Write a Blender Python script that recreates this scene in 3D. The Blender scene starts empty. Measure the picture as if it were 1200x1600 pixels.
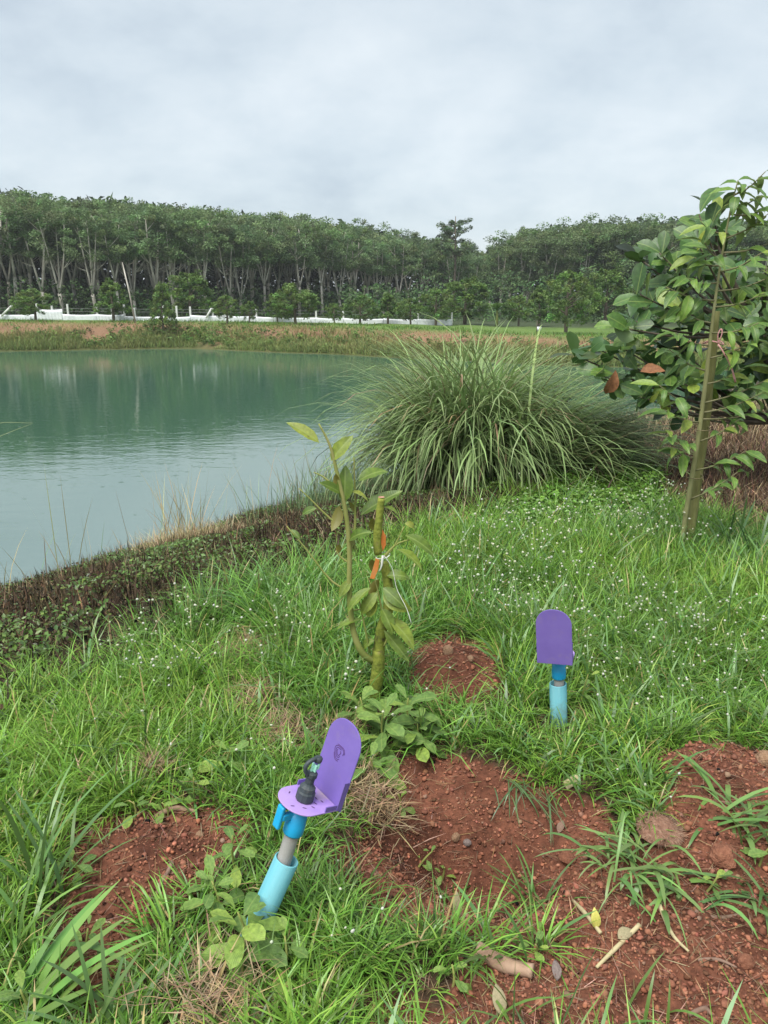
import bpy, math, random
import numpy as np
from mathutils import Vector, Matrix

sc = bpy.context.scene
COL = sc.collection
rng = np.random.default_rng(11)
random.seed(11)

# ------------------------------------------------------------------ camera
EYE = np.array([0.0, 0.0, 1.55])
FPX = 1202.0                      # focal length in pixels of the 1200x1600 photograph
PITCH = math.radians(15.36)
cam = bpy.data.cameras.new('camera')
cam.sensor_fit = 'VERTICAL'
cam.sensor_height = 24.0
cam.lens = 24.0 * FPX / 1600.0
cam.clip_start = 0.05
cam.clip_end = 2000
cam_o = bpy.data.objects.new('camera', cam)
COL.objects.link(cam_o)
cam_o.location = EYE
cam_o.rotation_euler = (math.pi / 2 - PITCH, 0, 0)
sc.camera = cam_o

# ------------------------------------------------------------------ sky, sun, exposure
EXPOSURE = 1.8
sc.view_settings.view_transform = 'Standard'
sc.view_settings.look = 'None'
sc.view_settings.exposure = EXPOSURE
sc.view_settings.gamma = 1.0
sc.view_settings.use_curve_mapping = False
SUN_EL, SUN_AZ = math.radians(62), math.radians(215)      # azimuth clockwise from +Y
world = bpy.data.worlds.new('World')
sc.world = world
world.use_nodes = True
wn, wl = world.node_tree.nodes, world.node_tree.links
wn.clear()
w_out = wn.new('ShaderNodeOutputWorld')
w_bg = wn.new('ShaderNodeBackground')
w_bg.inputs['Strength'].default_value = 0.1
w_sky = wn.new('ShaderNodeTexSky')
w_sky.sky_type = 'NISHITA'
w_sky.sun_disc = False
w_sky.sun_elevation = SUN_EL
w_sky.sun_rotation = SUN_AZ
w_tc = wn.new('ShaderNodeTexCoord')
w_sep = wn.new('ShaderNodeSeparateXYZ')
wl.new(w_tc.outputs['Generated'], w_sep.inputs[0])
def wmath(op, a, b=None):
    n = wn.new('ShaderNodeMath'); n.operation = op
    for i, v in enumerate((a, b)):
        if v is None: continue
        if isinstance(v, (int, float)): n.inputs[i].default_value = v
        else: wl.new(v, n.inputs[i])
    return n.outputs[0]
w_z = wmath('ADD', wmath('ABSOLUTE', w_sep.outputs['Z']), 0.36)
w_u = wmath('DIVIDE', w_sep.outputs['X'], w_z)
w_v = wmath('DIVIDE', w_sep.outputs['Y'], w_z)
w_comb = wn.new('ShaderNodeCombineXYZ')
wl.new(w_u, w_comb.inputs[0]); wl.new(w_v, w_comb.inputs[1])
def wnoise(scale, detail, rough, dist, off):
    m = wn.new('ShaderNodeMapping'); m.inputs['Location'].default_value = off
    wl.new(w_comb.outputs[0], m.inputs['Vector'])
    n = wn.new('ShaderNodeTexNoise'); n.inputs['Scale'].default_value = scale
    n.inputs['Detail'].default_value = detail; n.inputs['Roughness'].default_value = rough
    n.inputs['Distortion'].default_value = dist
    wl.new(m.outputs[0], n.inputs['Vector'])
    return n.outputs['Fac']
n1 = wnoise(1.1, 6, 0.5, 0.2, (5.3, 0.4, 0.0))
n2 = wnoise(3.4, 9, 0.58, 0.15, (2.4, 6.2, 4.0))
w_mix = wmath('ADD', wmath('MULTIPLY', n1, 0.55), wmath('MULTIPLY', n2, 0.45))
w_ramp = wn.new('ShaderNodeValToRGB')
cr = w_ramp.color_ramp
KS = 10.0 / (2 ** EXPOSURE)
def ksky(c): return (c[0] * KS, c[1] * KS, c[2] * KS, 1)
cr.elements[0].position = 0.37; cr.elements[0].color = ksky((0.52, 0.605, 0.68))
cr.elements[1].position = 0.63; cr.elements[1].color = ksky((0.82, 0.885, 0.92))
e = cr.elements.new(0.49); e.color = ksky((0.67, 0.755, 0.81))
wl.new(w_mix, w_ramp.inputs['Fac'])
w_m = wn.new('ShaderNodeMix'); w_m.data_type = 'RGBA'
w_m.inputs['Factor'].default_value = 0.93
wl.new(w_sky.outputs[0], w_m.inputs['A'])
wl.new(w_ramp.outputs['Color'], w_m.inputs['B'])
wl.new(w_m.outputs['Result'], w_bg.inputs['Color'])
wl.new(w_bg.outputs[0], w_out.inputs['Surface'])

sun = bpy.data.lights.new('sun', 'SUN')
sun.energy = 1.5
sun.angle = math.radians(40)
sun.color = (1.0, 0.97, 0.92)
sun_o = bpy.data.objects.new('sun', sun)
COL.objects.link(sun_o)
sdir = Vector((math.sin(SUN_AZ) * math.cos(SUN_EL), math.cos(SUN_AZ) * math.cos(SUN_EL), math.sin(SUN_EL)))
sun_o.rotation_euler = sdir.to_track_quat('Z', 'Y').to_euler()
sun_o.location = (0, -5, 30)

sc.cycles.max_bounces = 6
sc.cycles.diffuse_bounces = 3
sc.cycles.glossy_bounces = 3
sc.cycles.transmission_bounces = 4
sc.cycles.transparent_max_bounces = 4
sc.cycles.use_denoising = True

# ------------------------------------------------------------------ projection helpers
FW = np.array([0, math.cos(PITCH), -math.sin(PITCH)])
UP = np.array([0, math.sin(PITCH), math.cos(PITCH)])
RT = np.array([1.0, 0, 0])
def ray(px, py):
    return FW + RT * ((px - 600) / FPX) - UP * ((py - 800) / FPX)
def at(px, py, z=0.0):
    d = ray(px, py); return EYE + d * ((z - EYE[2]) / d[2])
def at_y(px, py, Y):
    d = ray(px, py); return EYE + d * (Y / d[1])

# ------------------------------------------------------------------ noise
def _hash(ix, iy, seed):
    h = (ix * 374761393 + iy * 668265263 + seed * 1274126177) & 0xFFFFFFFF
    h = ((h ^ (h >> 13)) * 1103515245) & 0xFFFFFFFF
    return ((h ^ (h >> 16)) & 0xFFFF) / 65535.0
def vnoise(x, y, seed=0):
    x = np.asarray(x, float); y = np.asarray(y, float)
    ix = np.floor(x).astype(np.int64); iy = np.floor(y).astype(np.int64)
    fx = x - ix; fy = y - iy
    fx = fx * fx * (3 - 2 * fx); fy = fy * fy * (3 - 2 * fy)
    a = _hash(ix, iy, seed); b = _hash(ix + 1, iy, seed)
    c = _hash(ix, iy + 1, seed); d = _hash(ix + 1, iy + 1, seed)
    return (a * (1 - fx) + b * fx) * (1 - fy) + (c * (1 - fx) + d * fx) * fy
def fbm(x, y, seed=0, o=4):
    r = 0; a = 0.5; f = 1.0; t = 0
    for k in range(o):
        r = r + a * vnoise(np.asarray(x) * f + 17.3 * k, np.asarray(y) * f - 9.1 * k, seed + k)
        t += a; a *= 0.5; f *= 2.03
    return r / t
def sstep(a, b, x):
    t = np.clip((x - a) / (b - a), 0, 1); return t * t * (3 - 2 * t)

# ------------------------------------------------------------------ terrain
WATER_Z = -1.35
def edge_s(x, y):                 # distance past the bank's top edge, towards the pond
    return (x - 0.1) * (-0.775) + (y - 5.64) * 0.632 + 0.5
def far_y(x):
    return np.interp(x, [-90, -40, -23, -12, -2, 3, 7.4, 14, 22, 40, 90],
                     [45, 46, 47, 49.5, 43.5, 40.5, 36.5, 34, 32, 30, 28]) + 1.2 * (vnoise(np.asarray(x) * .35, 0 * np.asarray(x), 5) - .5)
def inpoly(x, y, poly):
    x = np.asarray(x, float); y = np.asarray(y, float)
    r = np.zeros(x.shape, bool); n = len(poly)
    for i in range(n):
        x0, y0 = poly[i]; x1, y1 = poly[(i + 1) % n]
        if y0 == y1: continue
        c = ((y0 > y) != (y1 > y)) & (x < (x1 - x0) * (y - y0) / (y1 - y0) + x0)
        r ^= c
    return r
def gpoly(pts, z=0.0): return [tuple(at(px, py, z)[:2]) for px, py in pts]
SOIL = [gpoly(p) for p in (
    [(120, 1300), (250, 1272), (400, 1276), (390, 1340), (330, 1370), (300, 1430), (245, 1440), (230, 1510), (190, 1580), (90, 1560), (110, 1440), (95, 1390)],
    [(625, 1030), (690, 995), (750, 998), (782, 1035), (782, 1105), (700, 1122), (622, 1100)],
    [(600, 1195), (680, 1176), (780, 1190), (840, 1210), (900, 1225), (965, 1280), (1030, 1330), (1005, 1420), (930, 1450), (880, 1440), (800, 1440), (700, 1450), (600, 1440), (550, 1350)],
    [(1025, 1195), (1100, 1172), (1230, 1180), (1300, 1300), (1300, 1700), (700, 1700), (700, 1560), (725, 1490), (800, 1475), (870, 1450), (960, 1390), (1020, 1340), (1035, 1270)],
    [(500, 1320), (580, 1310), (590, 1380), (520, 1372)],
    [(560, 1560), (700, 1550), (740, 1640), (560, 1640)])]
MULCH = gpoly([(985, 700), (1090, 672), (1400, 660), (1500, 860), (1200, 840), (1090, 810), (1020, 775)])
COVER = gpoly([(760, 835), (800, 795), (850, 750), (985, 742), (1050, 800), (960, 835), (860, 835), (720, 860)])
mB = at(702, 1062)[:2]; pC = at(775, 1300)[:2]; lA = at(250, 1350)[:2]; rD = at(1100, 1230)[:2]
def soil_mask(x, y):
    wx = x + 0.10 * (fbm(x * 7, y * 7, 21, 3) - .5); wy = y + 0.10 * (fbm(x * 7, y * 7, 25, 3) - .5)
    m = np.zeros(np.shape(x), bool)
    for p in SOIL: m |= inpoly(wx, wy, p)
    return m
def zone(x, y, poly, amp=.35):
    return inpoly(x + amp * (fbm(x * 2, y * 2, 31, 3) - .5), y + amp * (fbm(x * 2, y * 2, 35, 3) - .5), poly)
def height(x, y):
    x = np.asarray(x, float); y = np.asarray(y, float)
    s = edge_s(x, y) + 0.9 * (fbm(x * .7, y * .7, 41, 3) - .5)
    hn = -1.35 * np.clip((s - 0.1) / 4.45, 0, 3) ** 1.15
    hn = np.maximum(hn, -3.0)
    near = np.clip(1.2 - np.hypot(x, y - 2.5) / 14, 0, 1)
    hn = hn + near * (0.10 * (fbm(x * .7, y * .7, 43, 3) - .5))
    def g(c, r): return np.exp(-((x - c[0]) ** 2 + (y - c[1]) ** 2) / (r * r))
    hn = hn + 0.13 * g(mB, .2) - 0.24 * g(pC, .27) - 0.10 * g((pC[0] - .17, pC[1] + .04), .16) + 0.03 * g(lA, .25) + 0.06 * g(rD, .25)
    fy = far_y(x); d = y - fy
    top = np.interp(x, [-40, -25, 0, 10, 30], [.25, .2, -.05, -.3, -.2])
    hf = np.where(d < 0, WATER_Z + d * .35, WATER_Z + (top - WATER_Z) * sstep(-1.2, 4.6, d))
    hf = np.where(d < 0, WATER_Z + .12 + d * .35, hf)
    hf = hf + .25 * sstep(1, 4, d) * (fbm(x * .5, y * .5, 47, 3) - .5)
    hf = np.maximum(hf, -3.0)
    return np.maximum(hn, hf)
def height1(x, y): return float(height(np.array([x]), np.array([y]))[0])
def ground(px, py):
    d = ray(px, py); t = 0.8; P = EYE
    while t < 120:
        P = EYE + d * t
        if P[2] <= height1(P[0], P[1]):
            lo, hi = t - max(.02, t * .02), t
            for _ in range(14):
                m = .5 * (lo + hi); Q = EYE + d * m
                if Q[2] <= height1(Q[0], Q[1]): hi = m
                else: lo = m
            return EYE + d * hi
        t += max(.02, t * .02)
    return P

# ------------------------------------------------------------------ mesh helpers
def fast_mesh(name, V, F, colors=None, smooth=False):
    V = np.asarray(V, np.float32); F = np.asarray(F, np.int32); k = F.shape[1]
    me = bpy.data.meshes.new(name)
    me.vertices.add(len(V)); me.vertices.foreach_set('co', V.ravel())
    me.loops.add(F.size); me.loops.foreach_set('vertex_index', F.ravel())
    me.polygons.add(len(F)); me.polygons.foreach_set('loop_start', np.arange(0, F.size, k, dtype=np.int32))
    if colors is not None:
        a = me.color_attributes.new('Col', 'FLOAT_COLOR', 'POINT')
        c = np.ones((len(V), 4), np.float32); c[:, :3] = colors
        a.data.foreach_set('color', c.ravel())
    if smooth: me.polygons.foreach_set('use_smooth', np.ones(len(F), bool))
    me.update(calc_edges=True)
    return me
def link(name, me, mat=None, parent=None):
    o = bpy.data.objects.new(name, me); COL.objects.link(o)
    if mat is not None and me is not None and not me.materials: me.materials.append(mat)
    if parent is not None: o.parent = parent
    return o
def tag(o, label=None, cat=None, group=None, kind=None):
    if label: o['label'] = label
    if cat: o['category'] = cat
    if group: o['group'] = group
    if kind: o['kind'] = kind
    return o
def thing(name, loc, label, cat, group=None, rot=None):
    o = bpy.data.objects.new(name, None); COL.objects.link(o)
    o.empty_display_size = .1
    o.location = loc
    if rot is not None: o.rotation_euler = rot
    return tag(o, label, cat, group)
def loc_of(root): return np.array(root.location)

def tube(pts, rad, sides=8, cap=True):
    """quads/tris of a bent tube; returns V, F(list)"""
    P = [Vector(p) for p in pts]; n = len(P)
    V = []; F = []
    ref = Vector((0, 0, 1)); prev = None
    for i in range(n):
        d = (P[min(i + 1, n - 1)] - P[max(i - 1, 0)]).normalized()
        if prev is None:
            a = d.cross(ref)
            if a.length < .1: a = d.cross(Vector((0, 1, 0)))
            a.normalize()
        else:
            a = (prev - d * prev.dot(d)).normalized()
        prev = a; b = d.cross(a)
        for k in range(sides):
            t = 2 * math.pi * k / sides
            V.append(tuple(P[i] + (a * math.cos(t) + b * math.sin(t)) * rad[i]))
    for i in range(n - 1):
        for k in range(sides):
            F.append((i * sides + k, i * sides + (k + 1) % sides, (i + 1) * sides + (k + 1) % sides, (i + 1) * sides + k))
    if cap:
        F.append(tuple(range(sides))[::-1]); F.append(tuple((n - 1) * sides + k for k in range(sides)))
    return V, F
def spline(pts, n):
    """Catmull-Rom through pts"""
    P = np.array(pts, float); m = len(P)
    out = []
    for t in np.linspace(0, m - 1, n):
        i = min(int(t), m - 2); u = t - i
        p0, p1, p2, p3 = P[max(i - 1, 0)], P[i], P[i + 1], P[min(i + 2, m - 1)]
        out.append(.5 * (2 * p1 + (p2 - p0) * u + (2 * p0 - 5 * p1 + 4 * p2 - p3) * u * u + (3 * p1 - p0 - 3 * p2 + p3) * u ** 3))
    return np.array(out)
def lathe(prof, seg=28):
    """closed profile list of (r, z) revolved round z"""
    V = []; F = []; n = len(prof)
    for r, z in prof:
        for k in range(seg):
            t = 2 * math.pi * k / seg
            V.append((r * math.cos(t), r * math.sin(t), z))
    for i in range(n - 1):
        for k in range(seg):
            F.append((i * seg + k, i * seg + (k + 1) % seg, (i + 1) * seg + (k + 1) % seg, (i + 1) * seg + k))
    return V, F
def join(*parts):
    V = []; F = []
    for v, f in parts:
        b = len(V); V += [tuple(p) for p in v]; F += [tuple(i + b for i in q) for q in f]
    return V, F
def pyd(name, VF, mat, parent=None, smooth=True, sub=None):
    V, F = VF
    if sub is not None: V = [tuple(np.array(p) - sub) for p in V]
    me = bpy.data.meshes.new(name); me.from_pydata([tuple(map(float, v)) for v in V], [], [tuple(int(i) for i in f) for f in F])
    if smooth: me.polygons.foreach_set('use_smooth', np.ones(len(me.polygons), bool))
    me.update()
    return link(name, me, mat, parent)
def boxm(c, s, M=None):
    V = [(c[0] + sx * s[0] / 2, c[1] + sy * s[1] / 2, c[2] + sz * s[2] / 2) for sx in (-1, 1) for sy in (-1, 1) for sz in (-1, 1)]
    if M is not None: V = [tuple(M @ Vector(v)) for v in V]
    return V, [(0, 1, 3, 2), (4, 6, 7, 5), (0, 4, 5, 1), (2, 3, 7, 6), (0, 2, 6, 4), (1, 5, 7, 3)]
def prism(poly, z0, z1):
    n = len(poly)
    V = [(x, y, z0) for x, y in poly] + [(x, y, z1) for x, y in poly]
    F = [tuple(range(n))[::-1], tuple(range(n, 2 * n))] + [(i, (i + 1) % n, n + (i + 1) % n, n + i) for i in range(n)]
    return V, F
def add_bevel(o, w, seg=2):
    b = o.modifiers.new('bevel', 'BEVEL'); b.width = w; b.segments = seg; b.limit_method = 'ANGLE'; b.angle_limit = math.radians(50)
    return o

def blades(P, az, L, W, lean, bend, col, tipcol=None, K=4, basew=.75, curve=1.0):
    """many grass blades as one V, F, colour set. bend may exceed pi/2: the blade arches over"""
    N = len(P); P = np.asarray(P, float)
    d = np.stack([np.cos(az), np.sin(az), np.zeros(N)], 1)
    azs = az + np.random.default_rng(N).normal(0, .6, N)
    side = np.stack([-np.sin(azs), np.cos(azs), np.zeros(N)], 1)
    V = np.zeros((N, 2 * K + 1, 3)); Cc = np.zeros((N, 2 * K + 1, 3))
    tip = col * 1.0 if tipcol is None else tipcol
    cur = P.copy(); SUBS = 3
    for k in range(K + 1):
        t = k / K
        if k > 0:
            for q in range(SUBS):
                tm = (k - 1 + (q + .5) / SUBS) / K
                ang = lean + bend * tm ** curve
                cur = cur + (L / (K * SUBS))[:, None] * (np.sin(ang)[:, None] * d + np.cos(ang)[:, None] * np.array([0, 0, 1.0]))
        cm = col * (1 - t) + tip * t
        if k < K:
            w = W * (basew + (1 - basew) * min(1, 2.5 * t)) * (1 - max(0, t - .45) ** 1.5 * 1.6)
            V[:, 2 * k] = cur - side * (w / 2)[:, None]; V[:, 2 * k + 1] = cur + side * (w / 2)[:, None]
            Cc[:, 2 * k] = cm; Cc[:, 2 * k + 1] = cm
        else:
            V[:, 2 * K] = cur; Cc[:, 2 * K] = cm
    f = []
    for k in range(K - 1):
        f += [(2 * k, 2 * k + 1, 2 * k + 3), (2 * k, 2 * k + 3, 2 * k + 2)]
    f.append((2 * K - 2, 2 * K - 1, 2 * K))
    F = (np.arange(N)[:, None, None] * (2 * K + 1) + np.array(f)[None]).reshape(-1, 3)
    return V.reshape(-1, 3), F, Cc.reshape(-1, 3)
def cat3(*sets):
    V = []; F = []; Cc = []; b = 0
    for v, f, c in sets:
        V.append(v); F.append(f + b); Cc.append(c); b += len(v)
    return np.concatenate(V), np.concatenate(F), np.concatenate(Cc)
def leaf_quads(P, size, up=.5, aspect=.5, col=None, r=rng):
    """small diamond leaves at P, random orientation biased so that they face the sky"""
    N = len(P)
    n = r.normal(size=(N, 3)); n[:, 2] = np.abs(n[:, 2]) + up; n /= np.linalg.norm(n, axis=1)[:, None]
    a = np.cross(n, r.normal(size=(N, 3))); a /= np.linalg.norm(a, axis=1)[:, None]
    b = np.cross(n, a)
    s = np.asarray(size)[:, None] if np.ndim(size) else size
    fold = n * (s * .12)
    V = np.stack([P - a * s * .5, P + b * s * aspect * .5 + fold + a * s * .05, P + a * s * .5, P - b * s * aspect * .5 + fold + a * s * .05], 1)
    F = (np.arange(N)[:, None, None] * 4 + np.array([(0, 1, 2), (0, 2, 3)])[None]).reshape(-1, 3)
    return V.reshape(-1, 3), F, np.repeat(col, 4, axis=0)

# ------------------------------------------------------------------ materials
def nmat(name):
    m = bpy.data.materials.new(name); m.use_nodes = True
    return m, m.node_tree.nodes, m.node_tree.links, m.node_tree.nodes['Principled BSDF']
def foliage_mat(name, rough=.5, transl=.3, spec=.35, attr=True, cols=None, back=None, sat=1.0, vein=False):
    m, n, l, p = nmat(name)
    out = n['Material Output']
    if attr:
        a = n.new('ShaderNodeAttribute'); a.attribute_name = 'Col'; col = a.outputs['Color']
    else:
        oi = n.new('ShaderNodeObjectInfo')
        r = n.new('ShaderNodeValToRGB'); els = r.color_ramp.elements
        while len(els) < len(cols): els.new(.5)
        for i, (pos, c) in enumerate(cols):
            els[i].position = pos; els[i].color = (*c, 1)
        l.new(oi.outputs['Random'], r.inputs['Fac']); col = r.outputs['Color']
        tc = n.new('ShaderNodeTexCoord'); nz = n.new('ShaderNodeTexNoise'); nz.inputs['Scale'].default_value = 7; nz.inputs['Detail'].default_value = 5
        l.new(tc.outputs['Object'], nz.inputs['Vector'])
        mx = n.new('ShaderNodeMix'); mx.data_type = 'RGBA'; mx.blend_type = 'MULTIPLY'; mx.inputs['Factor'].default_value = 1
        rr = n.new('ShaderNodeValToRGB'); rr.color_ramp.elements[0].position = .3; rr.color_ramp.elements[0].color = (.6, .62, .6, 1)
        rr.color_ramp.elements[1].position = .7; rr.color_ramp.elements[1].color = (1.15, 1.12, 1.0, 1)
        l.new(nz.outputs['Fac'], rr.inputs['Fac']); l.new(col, mx.inputs['A']); l.new(rr.outputs[0], mx.inputs['B']); col = mx.outputs['Result']
        ns = n.new('ShaderNodeTexNoise'); ns.inputs['Scale'].default_value = 11; ns.inputs['Detail'].default_value = 3
        ofs = n.new('ShaderNodeVectorMath'); ofs.operation = 'ADD'; l.new(tc.outputs['Object'], ofs.inputs[0]); l.new(oi.outputs['Random'], ofs.inputs[1]); l.new(ofs.outputs[0], ns.inputs['Vector'])
        ms_ = n.new('ShaderNodeMapRange'); ms_.inputs['From Min'].default_value = .66; ms_.inputs['From Max'].default_value = .74; ms_.inputs['To Max'].default_value = .75
        l.new(ns.outputs['Fac'], ms_.inputs['Value'])
        mb = n.new('ShaderNodeMix'); mb.data_type = 'RGBA'; l.new(ms_.outputs[0], mb.inputs['Factor']); l.new(col, mb.inputs['A']); mb.inputs['B'].default_value = (.16, .11, .035, 1); col = mb.outputs['Result']
        if vein:
            # leaf blades are built along +Y, midrib at x = 0: side veins as fine bump and a paler midrib
            sp = n.new('ShaderNodeSeparateXYZ'); l.new(tc.outputs['Object'], sp.inputs[0])
            ab = n.new('ShaderNodeMath'); ab.operation = 'ABSOLUTE'; l.new(sp.outputs['X'], ab.inputs[0])
            ax = n.new('ShaderNodeMath'); ax.operation = 'MULTIPLY_ADD'; l.new(ab.outputs[0], ax.inputs[0]); ax.inputs[1].default_value = -.8; l.new(sp.outputs['Y'], ax.inputs[2])
            sn = n.new('ShaderNodeMath'); sn.operation = 'MULTIPLY'; l.new(ax.outputs[0], sn.inputs[0]); sn.inputs[1].default_value = 75
            si = n.new('ShaderNodeMath'); si.operation = 'SINE'; l.new(sn.outputs[0], si.inputs[0])
            pw = n.new('ShaderNodeMath'); pw.operation = 'POWER'; ab2 = n.new('ShaderNodeMath'); ab2.operation = 'ABSOLUTE'
            l.new(si.outputs[0], ab2.inputs[0]); l.new(ab2.outputs[0], pw.inputs[0]); pw.inputs[1].default_value = 8
            bp = n.new('ShaderNodeBump'); bp.inputs['Strength'].default_value = .35; bp.inputs['Distance'].default_value = .002
            l.new(pw.outputs[0], bp.inputs['Height']); l.new(bp.outputs[0], p.inputs['Normal'])
            mr = n.new('ShaderNodeMapRange'); mr.inputs['From Min'].default_value = .008; mr.inputs['From Max'].default_value = .022
            mr.inputs['To Min'].default_value = .55; mr.inputs['To Max'].default_value = 0
            l.new(ab.outputs[0], mr.inputs['Value'])
            m2 = n.new('ShaderNodeMix'); m2.data_type = 'RGBA'; l.new(mr.outputs[0], m2.inputs['Factor'])
            l.new(col, m2.inputs['A']); m2.inputs['B'].default_value = (.28, .36, .10, 1); col = m2.outputs['Result']
    if back is not None:
        g = n.new('ShaderNodeNewGeometry'); mx = n.new('ShaderNodeMix'); mx.data_type = 'RGBA'
        l.new(g.outputs['Backfacing'], mx.inputs['Factor']); l.new(col, mx.inputs['A']); mx.inputs['B'].default_value = (*back, 1)
        col = mx.outputs['Result']
    l.new(col, p.inputs['Base Color'])
    p.inputs['Roughness'].default_value = rough
    p.inputs['Specular IOR Level'].default_value = spec
    t = n.new('ShaderNodeBsdfTranslucent'); l.new(col, t.inputs['Color'])
    ms = n.new('ShaderNodeMixShader'); ms.inputs['Fac'].default_value = transl
    l.new(p.outputs[0], ms.inputs[1]); l.new(t.outputs[0], ms.inputs[2]); l.new(ms.outputs[0], out.inputs['Surface'])
    return m
def noise_mat(name, stops, scale=8, rough=.7, bump=.3, bdist=.01, detail=6, stretch=(1, 1, 1), spec=.3, bscale=None, metallic=0):
    m, n, l, p = nmat(name)
    tc = n.new('ShaderNodeTexCoord'); mp = n.new('ShaderNodeMapping'); mp.inputs['Scale'].default_value = stretch
    l.new(tc.outputs['Object'], mp.inputs['Vector'])
    nz = n.new('ShaderNodeTexNoise'); nz.inputs['Scale'].default_value = scale; nz.inputs['Detail'].default_value = detail; nz.inputs['Roughness'].default_value = .62
    l.new(mp.outputs[0], nz.inputs['Vector'])
    r = n.new('ShaderNodeValToRGB'); els = r.color_ramp.elements
    while len(els) < len(stops): els.new(.5)
    for i, (pos, c) in enumerate(stops): els[i].position = pos; els[i].color = (*c, 1)
    l.new(nz.outputs['Fac'], r.inputs['Fac']); l.new(r.outputs[0], p.inputs['Base Color'])
    p.inputs['Roughness'].default_value = rough; p.inputs['Specular IOR Level'].default_value = spec
    if bump:
        nb = n.new('ShaderNodeTexNoise'); nb.inputs['Scale'].default_value = bscale or scale * 3; nb.inputs['Detail'].default_value = 6
        l.new(mp.outputs[0], nb.inputs['Vector'])
        b = n.new('ShaderNodeBump'); b.inputs['Strength'].default_value = bump; b.inputs['Distance'].default_value = bdist
        l.new(nb.outputs['Fac'], b.inputs['Height']); l.new(b.outputs[0], p.inputs['Normal'])
    return m
def attr_mat(name, rough=.9, nscale=60, amt=.5, bump=.6, bdist=.01, spec=.2, coord='Object'):
    m, n, l, p = nmat(name)
    a = n.new('ShaderNodeAttribute'); a.attribute_name = 'Col'
    tc = n.new('ShaderNodeTexCoord')
    nz = n.new('ShaderNodeTexNoise'); nz.inputs['Scale'].default_value = nscale; nz.inputs['Detail'].default_value = 8; nz.inputs['Roughness'].default_value = .7
    l.new(tc.outputs[coord], nz.inputs['Vector'])
    r = n.new('ShaderNodeValToRGB'); r.color_ramp.elements[0].position = .32; r.color_ramp.elements[1].position = .7
    r.color_ramp.elements[0].color = (1 - amt,) * 3 + (1,); r.color_ramp.elements[1].color = (1 + amt * .7,) * 3 + (1,)
    l.new(nz.outputs['Fac'], r.inputs['Fac'])
    mx = n.new('ShaderNodeMix'); mx.data_type = 'RGBA'; mx.blend_type = 'MULTIPLY'; mx.inputs['Factor'].default_value = 1
    l.new(a.outputs['Color'], mx.inputs['A']); l.new(r.outputs[0], mx.inputs['B']); l.new(mx.outputs['Result'], p.inputs['Base Color'])
    b = n.new('ShaderNodeBump'); b.inputs['Strength'].default_value = bump; b.inputs['Distance'].default_value = bdist
    l.new(nz.outputs['Fac'], b.inputs['Height']); l.new(b.outputs[0], p.inputs['Normal'])
    p.inputs['Roughness'].default_value = rough; p.inputs['Specular IOR Level'].default_value = spec
    return m

M_ground = attr_mat('ground_soil', .92, 55, .55, .7, .012)
M_crumb = attr_mat('soil_crumb', .9, 90, .35, .4, .004)
M_grass = foliage_mat('grass_blade', .36, .30, .55)
M_dry = foliage_mat('dry_straw', .8, .2, .15)
M_tree_leaf = foliage_mat('far_leaf', .6, .35, .2)
M_lemon = foliage_mat('lemongrass_blade', .5, .25, .35)
M_rub_bark = noise_mat('rubber_bark', [(.35, (.24, .22, .18)), (.5, (.42, .39, .33)), (.68, (.60, .57, .50))], 2.2, .85, .4, .03, stretch=(1, 1, .3))
M_orch_bark = noise_mat('orchard_bark', [(.35, (.07, .055, .04)), (.65, (.18, .15, .11))], 6, .9, .4, .02)

# ------------------------------------------------------------------ ground
def axis(dense0, dense1, step, lim0, lim1, grow=1.09, maxstep=60):
    c = list(np.arange(dense0, dense1 + 1e-6, step))
    s = step; v = dense1
    while v < lim1:
        s = min(s * grow, maxstep); v += s; c.append(v)
    s = step; v = dense0; pre = []
    while v > lim0:
        s = min(s * grow, maxstep); v -= s; pre.append(v)
    return np.array(pre[::-1] + c)
gx = axis(-1.55, 2.2, .0175, -420, 420, 1.06)
gy = axis(1.0, 3.7, .0175, -25, 620, 1.03)
GX, GY = np.meshgrid(gx, gy)
fx_, fy_ = GX.ravel(), GY.ravel()
gz = height(fx_, fy_)
near_m = (np.hypot(fx_, fy_) < 9)
sm = np.zeros(len(fx_), bool); sm[near_m] = soil_mask(fx_[near_m], fy_[near_m])
lump = fbm(fx_ * 18, fy_ * 18, 61, 4) - .5
gz = gz + np.where(sm, .065 * lump + .05 * (fbm(fx_ * 6, fy_ * 6, 66, 3) - .5), np.where(near_m, .02 * lump, 0))
s_ = edge_s(fx_, fy_)
dfar = fy_ - far_y(fx_)
nz_ = fbm(fx_ * 2.2, fy_ * 2.2, 71, 4)
def mixc(a, b, t): return np.array(a)[None] * (1 - t)[:, None] + np.array(b)[None] * t[:, None]
gc = mixc((.04, .026, .015), (.09, .056, .034), nz_)                        # earth under grass, painted darker for the shaded gaps between blades
soilc = mixc((.09, .034, .02), (.215, .085, .05), np.clip(fbm(fx_ * 9, fy_ * 9, 77, 4) * 1.6 - .3, 0, 1))
gc[sm] = soilc[sm]
strip = (s_ > -.25) & (s_ < 7) & (dfar < 0)
dk = mixc((.022, .018, .011), (.06, .047, .028), fbm(fx_ * 5, fy_ * 5, 79, 4))
gc[strip] = dk[strip]
mul = zone(fx_, fy_, MULCH)
mc = mixc((.05, .034, .026), (.13, .09, .065), fbm(fx_ * 6, fy_ * 6, 81, 4)); gc[mul] = mc[mul]
rb = (fx_ > 2) & (fy_ > 9) & (dfar < 0) & (s_ < .6)
rbc = mixc((.07, .07, .03), (.16, .12, .06), fbm(fx_ * 1.5, fy_ * 1.5, 83, 3)); gc[rb] = rbc[rb]
fb = dfar > -3
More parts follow.
